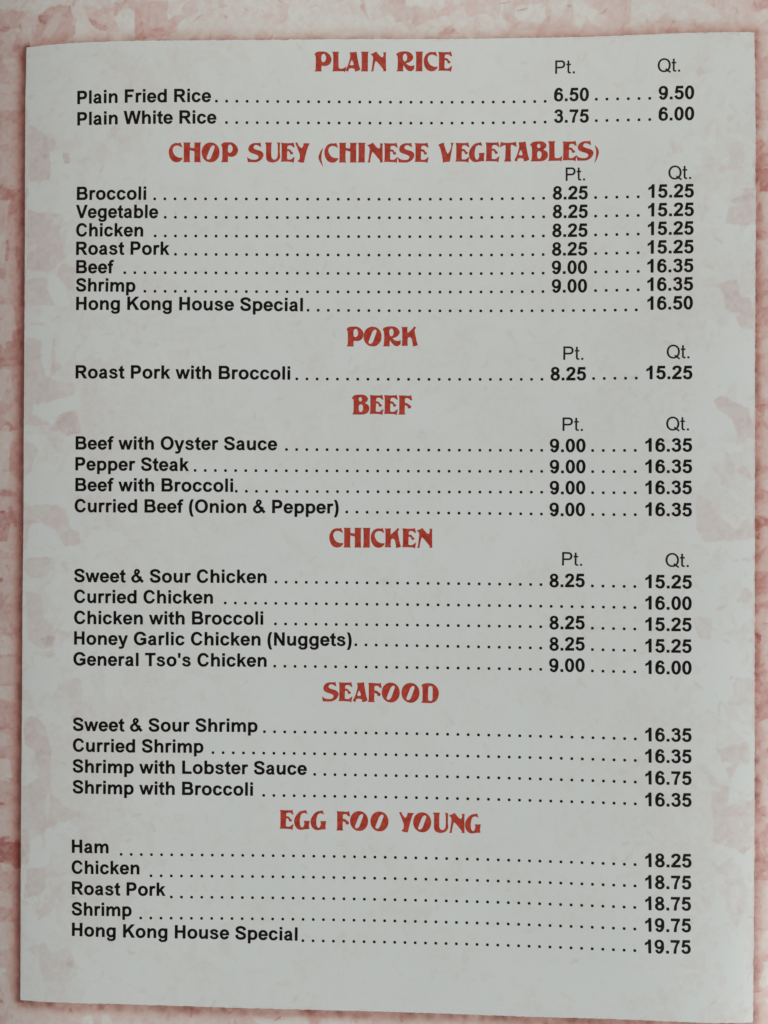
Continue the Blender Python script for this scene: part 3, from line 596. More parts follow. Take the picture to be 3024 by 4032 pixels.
# ------------------------------------------------------------------ lettering
GLYPHS = json.loads(r'''{"bold":{"l":[569,[[144,-11,133,8,134,1464,160,1485,416,1485,442,1464,443,1448,443,8,432,-11,416,-16]]],
"i":[569,[[144,-11,133,8,135,1064,160,1080,416,1080,441,1064,443,1048,443,8,432,-11,416,-16],[160,1187,134,1208,133,1448,144,1477,160,1485,416,1485,432,1477,443,1448,443,1224,432,1195,416,1187]]],
"P":[1366,[[144,-11,133,8,134,1464,160,1485,784,1485,928,1470,992,1451,1056,1420,1159,1336,1207,1272,1254,1176,1272,1096,1275,936,1255,824,1220,744,1175,680,1104,609,1040,568,960,534,864,515,464,509,459,504,459,8,451,-8,432,-16],[459,808,464,797,480,792,720,792,816,804,880,837,917,888,934,936,939,984,933,1064,896,1140,848,1179,800,1197,464,1199,459,1192]]],
"R":[1479,[[144,-11,133,8,133,1448,144,1477,160,1485,944,1480,1024,1468,1120,1435,1216,1371,1301,1272,1348,1160,1360,1080,1360,1000,1348,920,1302,808,1267,760,1216,709,1120,643,1018,600,1056,571,1168,456,1443,24,1451,8,1447,-8,1424,-16,1088,-15,1053,24,788,456,704,552,672,571,608,593,480,595,464,584,464,8,448,-14,432,-16],[464,872,480,861,800,861,880,866,928,881,987,920,1015,968,1024,1016,1015,1096,999,1128,960,1167,896,1195,800,1203,480,1203,464,1192]]],
"F":[1251,[[160,-16,136,8,137,1464,160,1485,1152,1484,1172,1464,1173,1448,1173,1224,1152,1201,480,1200,464,1192,464,904,480,888,1008,886,1026,872,1029,856,1029,632,1008,609,480,608,464,600,464,8,448,-14,432,-16]]],
"W":[1933,[[352,-11,330,40,12,1368,-7,1448,0,1471,16,1480,288,1480,304,1478,323,1464,528,546,548,584,782,1464,800,1478,816,1480,1152,1476,1172,1448,1386,584,1408,527,1611,1448,1632,1476,1648,1480,1920,1480,1936,1471,1942,1464,1939,1432,1605,56,1581,-8,1568,-16,1264,-15,1241,8,979,1000,976,1006,960,1006,695,8,672,-15]]],
"B":[1479,[[144,-11,133,8,134,1464,160,1485,880,1485,1024,1469,1136,1420,1181,1384,1252,1304,1300,1192,1312,1096,1301,968,1272,888,1209,792,1315,696,1348,648,1378,584,1395,520,1395,328,1383,280,1347,200,1299,136,1200,53,1088,4,1008,-13],[464,280,480,264,880,264,944,274,1008,305,1043,344,1058,376,1066,424,1060,504,1024,571,976,603,912,621,480,624,464,616],[464,904,480,896,832,896,880,900,912,912,951,936,982,1000,983,1096,967,1144,940,1176,880,1202,832,1208,480,1208,464,1192]]],
"V":[1366,[[528,-15,505,8,493,40,-16,1464,0,1478,16,1480,304,1480,320,1478,338,1464,634,584,688,443,1028,1464,1056,1480,1360,1476,1372,1464,1367,1432,858,8,832,-16]]],
"C":[1479,[[688,-40,544,-13,432,35,304,133,220,232,155,344,109,472,92,552,80,664,80,808,107,984,158,1128,236,1256,327,1352,416,1421,480,1455,560,1484,672,1504,832,1503,976,1468,1072,1422,1136,1376,1200,1317,1266,1240,1316,1160,1357,1064,1344,1042,1104,982,1080,1000,1028,1096,985,1144,912,1195,864,1214,800,1224,688,1216,640,1200,576,1163,524,1112,460,1000,430,904,416,808,416,664,426,584,457,472,488,408,544,332,592,291,656,259,720,243,784,240,880,257,944,289,992,325,1061,424,1098,520,1120,536,1360,459,1369,440,1335,344,1270,232,1219,168,1104,65,1024,17,944,-14,800,-40]]],
"K":[1479,[[144,-11,133,8,135,1464,160,1480,432,1480,457,1464,459,872,464,861,483,872,1040,1476,1424,1480,1440,1473,1448,1464,1426,1432,973,968,908,888,1462,40,1481,8,1475,-8,1456,-16,1088,-14,1067,8,1019,88,693,648,672,657,460,440,459,8,451,-8,432,-16]]],
"H":[1479,[[144,-11,133,8,133,1448,144,1477,160,1485,432,1485,448,1482,462,1464,464,920,480,904,992,904,1008,920,1010,1464,1024,1482,1040,1485,1312,1485,1328,1477,1339,1448,1339,8,1331,-8,1312,-16,1040,-16,1024,-14,1008,8,1008,616,992,624,480,624,464,616,464,8,448,-14,432,-16]]],
"S":[1366,[[640,-40,544,-29,416,2,304,48,246,88,169,168,141,216,105,312,71,440,96,463,352,552,374,536,411,360,429,312,496,276,608,244,752,241,880,276,950,312,964,344,967,424,965,440,940,472,832,524,448,678,320,740,240,799,171,872,141,920,109,1016,104,1128,125,1224,171,1304,240,1374,320,1421,448,1469,576,1499,704,1507,784,1499,912,1468,1040,1419,1120,1373,1191,1304,1222,1256,1252,1176,1272,1096,1267,1080,1232,1061,1088,1012,992,980,976,981,956,1016,938,1144,864,1184,784,1213,704,1229,656,1229,528,1196,432,1151,421,1128,426,1048,448,1023,496,997,992,799,1088,749,1136,715,1216,632,1270,536,1288,456,1287,360,1268,264,1234,184,1200,139,1104,53,1040,21,864,-27,752,-40]]],
"O":[1593,[[736,-40,576,-12,448,40,320,129,237,216,171,312,139,376,92,520,72,664,76,856,93,952,122,1048,185,1176,256,1269,384,1387,496,1450,608,1487,672,1500,768,1507,912,1501,1056,1467,1184,1404,1273,1336,1351,1256,1399,1192,1459,1080,1508,920,1525,776,1520,632,1490,472,1431,328,1381,248,1261,120,1168,52,1024,-11,864,-40],[720,248,784,240,864,245,928,261,1019,312,1058,344,1123,440,1156,520,1176,600,1184,664,1184,808,1155,952,1120,1032,1065,1112,1008,1164,944,1199,848,1222,752,1224,688,1212,592,1167,544,1131,492,1064,458,1000,426,904,411,824,413,632,442,504,480,424,523,360,560,322,640,273]]],
"N":[1479,[[160,-16,136,8,138,1464,160,1480,432,1480,448,1473,1008,566,1024,568,1028,1464,1056,1480,1296,1480,1328,1466,1333,1448,1333,8,1321,-8,1296,-16,1024,-16,1008,-5,448,890,443,872,443,8,432,-11,416,-16]]],
"G":[1593,[[736,-40,576,-12,464,32,400,68,336,117,237,216,153,344,125,408,91,520,72,648,75,856,105,1000,157,1128,240,1251,368,1375,464,1435,592,1483,704,1503,896,1503,1056,1468,1136,1435,1232,1375,1383,1224,1443,1128,1465,1080,1463,1064,1440,1048,1152,998,1056,1131,1008,1167,912,1211,832,1224,752,1222,688,1211,592,1167,541,1128,491,1064,444,968,411,840,411,632,426,552,461,456,509,376,553,328,608,289,672,260,784,240,864,244,928,260,1024,310,1078,360,1139,456,1147,504,1136,525,848,525,819,536,811,552,811,776,823,792,848,800,1456,800,1472,795,1483,776,1483,216,1481,200,1456,178,1296,79,1248,102,1200,68,1104,17,960,-28,864,-40]]],
"T":[1251,[[480,-15,459,8,459,1192,448,1200,48,1201,27,1224,28,1464,48,1484,64,1485,1200,1485,1223,1464,1224,1224,1213,1208,1200,1200,800,1200,792,1192,792,8,768,-16]]],
"L":[1251,[[160,-15,139,8,139,1448,160,1474,448,1474,469,1448,469,280,480,264,1184,260,1200,232,1200,8,1184,-14,1168,-16]]],
"a":[1139,[[432,-40,352,-28,272,1,224,31,144,107,107,152,73,216,57,280,62,360,105,456,224,573,288,604,336,618,496,644,656,689,661,712,650,808,624,833,592,847,560,851,512,846,464,829,408,792,373,696,352,667,336,661,144,771,105,808,192,947,256,1007,304,1037,384,1068,512,1096,576,1101,688,1084,768,1055,828,1016,903,936,935,872,968,712,976,584,971,296,987,136,1001,88,1043,8,1024,-15,768,-16,745,-8,720,38,704,46,592,-14,480,-40],[430,216,464,208,512,212,592,241,647,280,661,312,664,440,656,458,464,398,391,360,375,328,378,264,395,232]]],
"b":[1251,[[608,-40,512,-26,432,-1,416,-14,400,-16,144,-16,128,-11,117,8,117,1448,118,1464,144,1485,400,1485,416,1482,430,1464,432,1080,448,1068,592,1101,736,1101,832,1082,912,1051,1008,986,1059,936,1125,840,1159,760,1189,616,1189,440,1158,296,1139,248,1092,168,992,64,896,4,784,-31],[576,232,608,224,688,224,752,245,780,264,822,312,839,344,867,440,871,584,854,680,805,776,768,808,720,831,624,840,576,831,528,808,491,776,442,680,432,632,432,440,445,376,474,312,496,283,544,245]]],
"d":[1251,[[544,-40,400,-14,320,22,249,72,185,136,139,200,107,264,76,360,59,488,64,616,75,696,93,760,136,856,195,936,288,1020,384,1070,512,1100,656,1101,816,1067,821,1080,822,1464,848,1485,1120,1482,1134,1464,1136,1448,1136,8,1120,-14,1104,-16,848,-16,816,-1,720,-30,640,-40],[532,232,560,225,656,226,736,262,787,328,820,424,821,632,804,696,752,785,720,811,672,831,576,840,496,815,462,792,426,744,394,664,380,584,379,488,396,392,413,344,448,287,480,257]]],
"p":[1251,[[128,-411,120,-392,122,1064,144,1080,400,1080,432,1064,592,1101,736,1101,864,1071,944,1034,1008,987,1074,920,1109,872,1156,776,1175,712,1192,600,1189,424,1170,328,1125,216,1072,142,1003,72,928,19,864,-10,752,-35,608,-40,528,-29,448,-3,432,-8,432,-392,425,-408,400,-419,144,-419],[579,232,608,224,704,226,752,243,784,264,824,312,854,376,866,424,872,600,850,696,807,776,768,810,720,831,624,840,576,831,530,808,493,776,472,744,441,664,432,616,432,440,446,376,475,312,500,280,544,245]]],
"g":[1251,[[480,-440,352,-411,288,-379,256,-353,185,-264,124,-152,131,-136,160,-117,400,-21,422,-40,438,-184,448,-193,512,-207,656,-204,720,-190,768,-170,800,-144,821,-104,821,-8,816,5,672,-29,624,-32,512,-29,432,-14,368,8,288,51,192,139,156,184,105,280,72,408,64,584,75,680,106,792,158,888,227,968,320,1039,432,1084,528,1101,656,1101,752,1083,816,1061,848,1080,1104,1080,1129,1064,1131,1048,1131,24,1136,-8,1126,-152,1110,-200,1072,-264,1008,-333,944,-379,880,-410,736,-444,576,-448],[512,248,576,232,640,232,688,244,736,272,773,312,808,392,821,456,821,616,803,696,752,783,720,810,672,831,592,840,496,815,464,790,427,744,395,664,384,600,384,472,395,408,426,328,448,296,464,277]]],
"c":[1139,[[544,-40,448,-28,320,20,240,79,170,152,106,264,76,360,59,488,59,568,75,696,92,760,125,840,176,915,261,1000,336,1051,432,1086,512,1101,656,1101,736,1087,800,1066,880,1023,928,987,1015,888,1045,840,1078,760,1056,735,800,689,777,712,729,792,672,830,576,845,512,830,480,813,441,776,413,728,379,600,380,456,397,376,425,312,445,280,496,240,528,226,624,221,656,226,720,261,759,312,792,392,816,413,1072,367,1090,344,1063,264,1012,168,896,50,816,3,720,-28,624,-40]]],
"e":[1139,[[528,-40,432,-27,304,21,240,65,156,152,105,232,61,360,48,456,48,616,77,760,120,856,176,933,272,1021,368,1071,416,1085,496,1100,640,1101,736,1083,848,1036,912,990,992,904,1048,808,1076,728,1096,616,1099,456,1097,440,1072,424,384,424,373,408,378,376,426,280,464,245,512,225,576,216,640,226,672,241,720,285,768,351,1040,306,1059,280,999,168,944,101,864,36,800,1,704,-29,624,-40],[371,648,384,640,752,640,775,648,743,744,711,792,656,830,592,845,528,842,480,827,453,808,411,760,394,728]]],
"f":[682,[[160,-11,149,8,149,824,128,832,32,832,8,856,10,1064,32,1080,128,1080,144,1087,169,1208,217,1320,263,1384,336,1453,400,1486,480,1504,608,1503,704,1485,727,1464,709,1272,700,1256,688,1244,560,1251,512,1240,490,1208,464,1112,464,1091,480,1080,592,1080,608,1076,624,1048,624,856,615,840,592,832,480,832,464,824,464,8,448,-14,432,-16]]],
"h":[1251,[[144,-14,128,8,130,1464,144,1482,160,1485,416,1485,442,1464,443,984,448,973,560,1053,640,1085,736,1094,816,1086,880,1069,976,1018,1027,968,1080,888,1111,808,1140,680,1136,8,1120,-14,1104,-16,848,-16,829,-8,821,8,823,680,806,744,784,792,752,813,704,828,672,829,608,799,512,719,477,664,443,584,443,8,435,-8,416,-16]]],
"n":[1251,[[144,-14,128,8,132,1064,160,1080,416,1076,432,1048,432,968,448,965,560,1053,656,1088,736,1094,832,1083,912,1055,976,1018,1027,968,1080,888,1111,808,1140,680,1136,8,1127,-8,1104,-16,848,-16,829,-8,821,8,823,680,806,744,784,792,752,813,704,828,672,829,608,799,506,712,461,632,435,568,432,8,423,-8,400,-16]]],
"u":[1251,[[1110,1076,1126,1054,1122,-2,1094,-18,838,-14,822,14,822,94,806,97,694,9,598,-26,518,-32,422,-21,342,7,278,44,227,94,174,174,143,254,114,382,118,1054,127,1070,150,1078,406,1078,425,1070,433,1054,431,382,448,318,470,270,502,249,550,234,582,233,646,263,748,350,793,430,819,494,822,1054,831,1070,854,1078]]],
"m":[1821,[[128,-15,107,8,107,1048,110,1064,128,1078,384,1080,409,1064,416,973,496,1036,592,1083,688,1094,784,1083,896,1036,969,968,1008,914,1104,1005,1200,1069,1264,1088,1376,1091,1472,1070,1536,1039,1600,987,1639,936,1686,840,1720,696,1717,8,1696,-15,1424,-15,1403,8,1408,664,1395,728,1372,792,1344,815,1296,830,1248,816,1175,760,1130,712,1081,616,1072,520,1072,8,1056,-14,784,-16,760,8,758,696,728,792,704,811,640,830,592,812,493,728,461,680,412,568,411,8,403,-8,384,-16]]],
"r":[797,[[128,-11,117,8,119,1064,144,1080,384,1080,432,1064,528,1098,608,1104,704,1087,800,1051,807,1032,803,1016,742,824,720,785,688,789,592,829,544,813,496,779,443,696,421,616,421,8,400,-15]]],
"k":[1139,[[144,-16,120,8,122,1464,144,1480,400,1480,416,1476,432,1448,432,744,451,744,736,1067,752,1075,1072,1075,1097,1064,1095,1048,1072,1023,749,680,750,664,777,616,1129,8,1120,-11,1104,-16,816,-15,793,8,544,449,464,373,432,328,432,8,423,-8,400,-16]]],
"o":[1251,[[592,-40,496,-29,432,-12,336,32,259,88,169,184,107,296,75,408,72,632,93,728,125,808,189,904,272,987,352,1039,464,1083,560,1101,688,1101,832,1071,912,1034,992,977,1078,888,1128,808,1170,696,1188,584,1189,488,1172,376,1141,280,1096,200,1008,97,896,19,816,-14,672,-40],[554,232,592,224,672,225,736,246,781,280,821,328,854,408,868,488,869,568,851,664,823,728,791,776,768,796,704,830,608,840,512,813,441,744,395,632,389,472,411,376,444,312,471,280,496,259]]],
"s":[1139,[[528,-40,368,-10,288,19,224,54,140,136,57,264,80,288,304,415,320,415,343,376,384,248,464,213,544,197,592,196,704,227,744,264,758,312,720,379,656,410,368,497,288,532,224,578,169,632,128,696,107,760,109,824,139,904,186,968,240,1016,304,1055,400,1086,480,1101,576,1104,752,1070,832,1035,880,1003,931,952,966,904,1020,808,1011,792,784,672,768,653,744,680,730,712,708,808,656,843,592,863,512,863,416,831,389,808,389,792,432,757,480,737,656,676,752,654,864,604,960,517,1008,456,1045,376,1051,296,1044,248,996,152,896,52,816,6,704,-28,624,-40]]],
"t":[682,[[416,-42,336,-13,272,33,220,88,164,200,160,808,144,819,32,819,6,840,5,1048,7,1064,32,1080,144,1080,160,1096,164,1272,208,1308,448,1448,471,1432,472,1096,480,1080,624,1080,649,1064,651,1048,650,840,624,819,480,819,472,808,474,232,480,216,496,208,544,210,624,232,640,218,692,24,691,8,672,-6,592,-30,496,-45]]],
"w":[1593,[[352,-16,327,8,300,88,-7,1048,0,1067,16,1075,272,1075,291,1064,462,472,480,440,636,1032,656,1071,912,1075,928,1074,944,1061,965,1000,1104,448,1125,472,1291,1048,1303,1064,1328,1075,1568,1075,1597,1064,1602,1048,1587,1000,1299,88,1261,-8,1248,-16,992,-16,966,8,800,605,643,24,627,-8,608,-16]]],
"y":[1139,[[224,-440,128,-431,112,-426,98,-408,112,-200,128,-178,144,-176,304,-189,368,-174,398,-152,424,-120,436,-88,440,-40,396,8,26,984,4,1048,7,1064,32,1075,304,1075,327,1064,560,379,579,392,800,1060,816,1074,832,1075,1104,1073,1116,1048,1107,1016,743,8,723,-136,691,-232,661,-280,592,-350,480,-415,448,-428,352,-444]]],
"&":[1479,[[1232,-59,1008,173,896,70,816,17,752,-11,688,-29,608,-40,480,-40,400,-26,304,5,192,81,122,168,73,264,40,392,43,488,62,552,106,632,185,728,320,846,416,906,423,920,366,1048,352,1128,365,1256,400,1336,461,1416,544,1484,576,1499,640,1512,688,1512,768,1499,864,1467,912,1438,966,1384,1011,1304,1028,1240,1029,1176,1000,1080,950,1000,864,911,816,872,809,856,976,673,1008,705,1024,709,1238,616,1250,600,1193,456,1194,440,1464,152,1248,-59],[500,216,592,211,688,241,768,299,835,376,576,699,560,701,512,669,435,600,379,520,359,472,365,376,397,280,432,244],[644,1064,656,1056,685,1080,741,1144,756,1176,763,1208,759,1240,748,1256,704,1279,656,1279,622,1224,613,1144,618,1112]]],
"(":[682,[[368,-447,331,-408,247,-264,217,-200,169,-40,123,168,104,296,88,488,92,648,107,792,156,1048,205,1224,269,1368,329,1464,368,1506,560,1507,608,1483,615,1464,525,1272,475,1112,427,808,411,616,411,440,427,248,476,-56,521,-200,615,-408,605,-424,560,-448]]],
")":[682,[[122,-448,77,-424,67,-408,161,-200,206,-56,255,248,271,440,271,616,255,808,207,1112,157,1272,67,1464,74,1483,122,1507,314,1506,353,1464,413,1368,477,1224,526,1048,575,792,590,648,594,488,578,296,559,168,513,-40,465,-200,435,-264,351,-408,314,-447]]],
"\u0027":[487,[[144,931,121,952,75,1432,78,1464,96,1478,112,1480,384,1478,402,1464,405,1432,359,952,336,931]]],
".":[569,[[144,-11,133,8,133,264,144,289,160,296,416,296,432,289,443,264,443,8,435,-8,416,-16]]],
"0":[1139,[[528,-40,416,-14,352,19,253,104,173,216,123,328,91,440,73,552,64,776,75,920,105,1064,138,1160,220,1304,320,1406,400,1455,496,1484,608,1488,704,1468,800,1420,896,1329,960,1240,1028,1080,1061,936,1072,808,1072,632,1059,504,1026,360,965,216,899,120,832,53,784,18,720,-15,608,-40],[533,232,576,224,624,240,663,280,691,328,739,488,757,632,757,824,727,1016,694,1112,658,1176,624,1208,576,1224,528,1215,496,1195,444,1112,412,1016,395,936,379,792,380,648,409,440,441,344,475,280,504,248]]],
"1":[1139,[[528,-15,507,8,505,1016,496,1022,352,915,176,837,156,856,155,1096,192,1131,352,1201,464,1301,505,1368,507,1432,528,1455,557,1464,576,1486,800,1487,821,1464,824,1432,824,8,800,-16]]],
"2":[1139,[[80,-15,59,8,59,248,67,264,80,274,149,280,203,392,256,465,642,840,678,888,720,968,739,1016,752,1096,743,1160,720,1184,688,1200,576,1229,512,1214,448,1183,394,1144,371,1000,352,976,336,977,112,1044,71,1064,67,1080,92,1192,125,1272,160,1317,240,1388,336,1437,432,1470,528,1488,656,1487,752,1468,848,1435,896,1407,976,1333,1026,1256,1044,1208,1061,1128,1061,1032,1044,952,992,824,898,680,816,593,544,347,485,280,496,275,1056,271,1067,248,1067,8,1059,-8,1040,-16]]],
"3":[1139,[[528,-40,448,-28,352,1,256,50,208,85,137,168,109,216,55,344,80,365,320,470,345,440,396,280,464,241,528,225,592,228,672,257,723,296,742,344,755,408,768,520,752,625,715,664,656,701,608,717,432,723,407,744,406,920,429,952,448,963,560,963,672,995,693,1016,711,1064,713,1160,704,1176,672,1196,592,1227,544,1232,480,1215,411,1176,370,1032,352,1016,112,1109,89,1128,88,1144,123,1240,156,1304,240,1390,320,1435,416,1470,512,1487,592,1488,752,1452,848,1407,935,1336,979,1272,1013,1160,1012,1064,976,952,910,840,992,760,1044,664,1072,536,1072,424,1047,296,1015,216,964,136,896,68,848,35,736,-12,592,-40]]],
"5":[1139,[[544,-40,448,-27,352,2,256,50,208,85,137,168,61,328,80,352,336,458,359,424,400,276,496,230,576,225,640,241,712,280,739,328,755,392,757,552,739,632,720,680,704,699,592,731,544,736,496,730,416,704,304,610,240,664,128,678,100,696,107,760,235,1432,256,1460,272,1464,992,1464,1017,1448,1019,1432,1018,1192,1003,1176,992,1171,480,1171,462,1160,440,1016,448,997,496,1005,592,1005,720,987,848,941,935,872,1013,760,1047,680,1077,568,1083,504,1077,392,1059,312,1013,200,957,120,880,50,784,1,672,-29]]],
"6":[1139,[[528,-40,448,-29,384,-11,288,38,192,125,128,216,90,312,72,424,75,856,91,968,137,1112,201,1240,269,1336,368,1423,432,1456,528,1485,640,1491,688,1485,768,1456,832,1423,912,1361,950,1320,995,1240,1033,1144,1027,1128,992,1109,768,1029,743,1048,714,1192,656,1227,608,1230,544,1199,508,1160,461,1080,423,984,432,975,496,988,608,992,736,973,832,936,912,881,997,792,1062,664,1088,520,1088,424,1077,344,1040,232,979,136,928,81,864,33,768,-14,640,-40],[544,216,624,211,704,240,757,296,792,392,795,520,772,616,743,664,704,701,624,728,560,728,480,701,429,648,393,552,389,424,410,328,427,296,470,248]]],
"9":[1139,[[610,1488,690,1477,754,1459,850,1410,946,1323,1010,1232,1048,1136,1066,1024,1063,592,1047,480,1001,336,937,208,869,112,770,25,706,-8,610,-37,498,-43,450,-37,370,-8,306,25,226,87,188,128,143,208,105,304,111,320,146,339,370,419,395,400,424,256,482,221,530,218,594,249,630,288,677,368,715,464,706,473,642,460,530,456,402,475,306,512,226,567,141,656,76,784,50,928,50,1024,61,1104,98,1216,159,1312,210,1367,274,1415,370,1462,498,1488],[594,1232,514,1237,434,1208,381,1152,346,1056,343,928,366,832,395,784,434,747,514,720,578,720,658,747,709,800,745,896,749,1024,728,1120,711,1152,668,1200]]],
"7":[1139,[[368,-14,352,8,396,376,412,456,541,824,693,1160,672,1168,80,1173,69,1192,73,1448,96,1459,1040,1455,1051,1432,1050,1240,875,1000,716,600,656,8,640,-14,624,-16]]],
"8":[1139,[[512,-40,432,-29,304,16,224,66,151,136,124,168,74,264,56,344,56,456,74,536,124,632,199,712,262,760,267,776,188,856,141,936,121,1000,112,1096,122,1176,160,1272,205,1336,240,1371,304,1421,368,1454,496,1487,640,1488,736,1467,832,1422,880,1387,946,1320,995,1240,1024,1128,1024,1048,1014,984,997,936,962,872,871,776,875,760,921,728,992,657,1043,584,1080,472,1080,328,1058,248,1024,184,992,143,896,52,800,1,704,-29,624,-40],[496,216,528,208,640,214,704,245,738,280,761,328,773,408,759,472,742,504,688,555,640,575,544,584,496,575,448,554,396,504,368,424,377,328,416,261,464,227],[489,952,544,938,592,936,672,963,708,1000,727,1048,730,1128,723,1160,688,1215,624,1247,544,1251,496,1242,443,1208,410,1144,410,1048,441,984]]]},
"regular":{"P":[1366,[[176,-8,160,-6,149,8,150,1464,160,1474,176,1475,864,1472,976,1450,1072,1405,1120,1371,1171,1320,1223,1240,1252,1160,1264,1096,1264,968,1238,856,1206,792,1159,728,1072,657,976,612,912,596,848,589,368,589,360,568,360,8,352,-4,336,-8],[360,792,368,776,800,776,880,787,928,805,994,856,1024,904,1042,952,1048,1080,1015,1176,944,1247,864,1279,368,1283,360,1272]]],
"t":[569,[[352,-8,304,4,247,40,203,88,172,152,155,216,155,904,144,912,48,912,30,920,27,936,30,1064,48,1072,144,1072,155,1080,155,1416,176,1432,336,1432,352,1416,352,1080,368,1072,512,1072,534,1064,536,936,528,914,368,912,352,904,352,248,365,184,384,168,528,164,536,152,535,8,528,-1,432,-13]]],
".":[569,[[192,-8,176,8,178,200,192,211,384,211,398,200,400,8,384,-8]]],
"Q":[1593,[[1440,-126,1168,61,1040,5,896,-29,704,-29,560,2,448,52,352,117,265,200,203,280,157,360,124,440,90,568,75,696,75,760,91,904,126,1032,187,1160,285,1288,384,1373,496,1438,640,1485,768,1501,832,1501,960,1484,1104,1435,1232,1357,1337,1256,1397,1176,1462,1048,1509,872,1511,616,1476,456,1444,376,1380,264,1316,184,1328,166,1536,31,1550,8,1464,-120,1456,-129],[720,152,848,147,928,161,990,184,982,200,905,264,1008,400,1136,304,1152,300,1202,360,1253,456,1284,552,1301,648,1301,824,1283,920,1251,1016,1186,1128,1120,1201,1040,1259,912,1309,832,1320,752,1318,640,1297,560,1262,483,1208,396,1112,368,1064,331,984,296,840,299,600,329,488,382,376,441,296,544,213,656,164]]]},
"display":{"C":[1043,[[528,-8,400,21,304,66,256,101,205,152,123,264,59,392,12,568,-5,712,-5,808,11,920,61,1064,141,1208,211,1288,304,1357,416,1407,528,1437,720,1412,880,1464,1019,1096,1008,1088,768,1211,640,1240,576,1240,480,1215,416,1183,387,1160,333,1096,297,1000,288,952,288,872,297,808,317,744,379,616,445,520,496,465,608,389,736,340,848,323,1024,328,1040,323,1043,312,1011,232,982,184,864,69,800,33,720,5,624,-12]]],
"H":[1342,[[0,6,36,88,43,184,43,1304,36,1384,3,1464,16,1469,544,1468,542,1448,508,1400,501,1368,501,1240,512,1096,560,1075,640,1061,800,1048,816,1048,832,1064,840,1224,840,1400,825,1448,832,1469,1328,1469,1336,1464,1335,1448,1307,1416,1292,1368,1285,1240,1289,152,1304,56,1332,8,1328,3,1312,-3,816,-3,807,8,837,56,843,152,843,744,836,824,656,854,512,904,501,888,491,648,488,152,505,56,552,8,544,-2,528,-3,16,-3]]],
"I":[581,[[0,8,35,56,52,136,64,472,64,1112,55,1304,37,1400,3,1464,16,1469,576,1467,576,1448,555,1416,539,1368,528,1240,520,200,524,104,538,40,553,8,544,-3,16,-3]]],
"K":[1215,[[832,-13,843,88,837,184,758,520,728,584,688,624,624,664,576,675,534,664,462,600,459,584,437,216,445,136,474,40,464,24,16,24,0,36,37,152,53,472,53,1096,37,1304,-2,1416,16,1432,448,1432,457,1416,455,1400,427,1304,428,1176,448,984,464,987,496,1013,839,1320,886,1384,928,1466,976,1451,1082,1400,1080,1384,988,1240,971,1176,971,1128,1132,328,1161,232,1216,104,1200,85,1136,49,1056,19,864,-16]]],
"E":[1041,[[944,-59,896,-5,832,13,688,29,416,40,16,35,3,40,5,56,39,104,56,200,64,376,64,1176,51,1320,36,1368,0,1434,48,1440,480,1416,816,1424,896,1441,944,1494,1040,1106,976,1107,928,1126,832,1215,768,1245,672,1251,592,1243,544,1227,509,1192,491,1112,484,984,496,974,576,973,656,959,688,942,741,888,795,808,832,767,848,755,932,728,898,616,880,590,752,579,717,600,701,632,681,728,640,783,576,816,496,819,480,808,469,264,480,239,544,194,672,189,736,197,784,214,832,244,960,349,1040,398,1045,392,964,-40,960,-56]]],
"N":[1167,[[32,-3,20,8,64,48,83,88,117,264,197,952,197,1000,183,1080,149,1144,96,1211,7,1272,14,1288,160,1336,432,1477,448,1464,525,1352,665,1192,752,1105,816,1061,896,1034,932,1080,980,1176,980,1288,956,1416,976,1424,1168,1420,1147,1176,1163,280,1173,56,1168,15,1136,3,960,2,955,8,976,104,950,168,578,616,432,763,400,787,381,760,347,680,300,520,235,152,231,8,208,-3]]],
"P":[1274,[[16,-3,2,8,51,56,69,88,87,168,101,344,104,904,101,1000,82,1128,55,1208,-2,1272,71,1368,128,1424,192,1453,256,1469,352,1480,640,1488,800,1471,928,1421,1024,1357,1129,1256,1188,1176,1237,1080,1269,984,1280,904,1266,792,1235,696,1174,584,1113,520,1056,481,960,436,864,406,816,400,688,403,544,434,536,424,521,216,520,104,537,8,528,-3],[634,696,688,691,752,724,784,752,839,824,867,920,875,1032,869,1096,854,1144,788,1256,752,1295,720,1313,656,1311,576,1263,537,1208,525,1160,517,984,523,824,537,776,557,744,576,725]]],
"L":[1082,[[992,-81,976,-68,944,-17,880,13,32,8,16,24,68,72,84,120,96,232,104,456,104,1032,100,1176,84,1336,71,1384,8,1448,7,1464,16,1469,528,1469,548,1464,546,1448,509,1416,491,1304,491,904,501,696,507,296,539,248,576,211,624,196,736,195,832,210,912,240,944,259,1056,367,1077,376,1077,328]]],
"A":[1103,[[176,-11,32,49,-2,72,162,424,258,712,323,952,344,1064,347,1192,341,1240,299,1400,320,1416,352,1420,576,1427,816,1468,826,1448,875,1096,971,568,1021,376,1092,168,1102,120,944,37,720,-15,700,-8,688,136,672,189,480,237,400,237,256,203,240,193,199,-8,192,-15],[384,456,448,440,528,448,576,467,598,504,597,552,581,616,546,712,503,792,464,833,448,833,425,808,371,664,333,584,320,536,317,520,329,488]]],
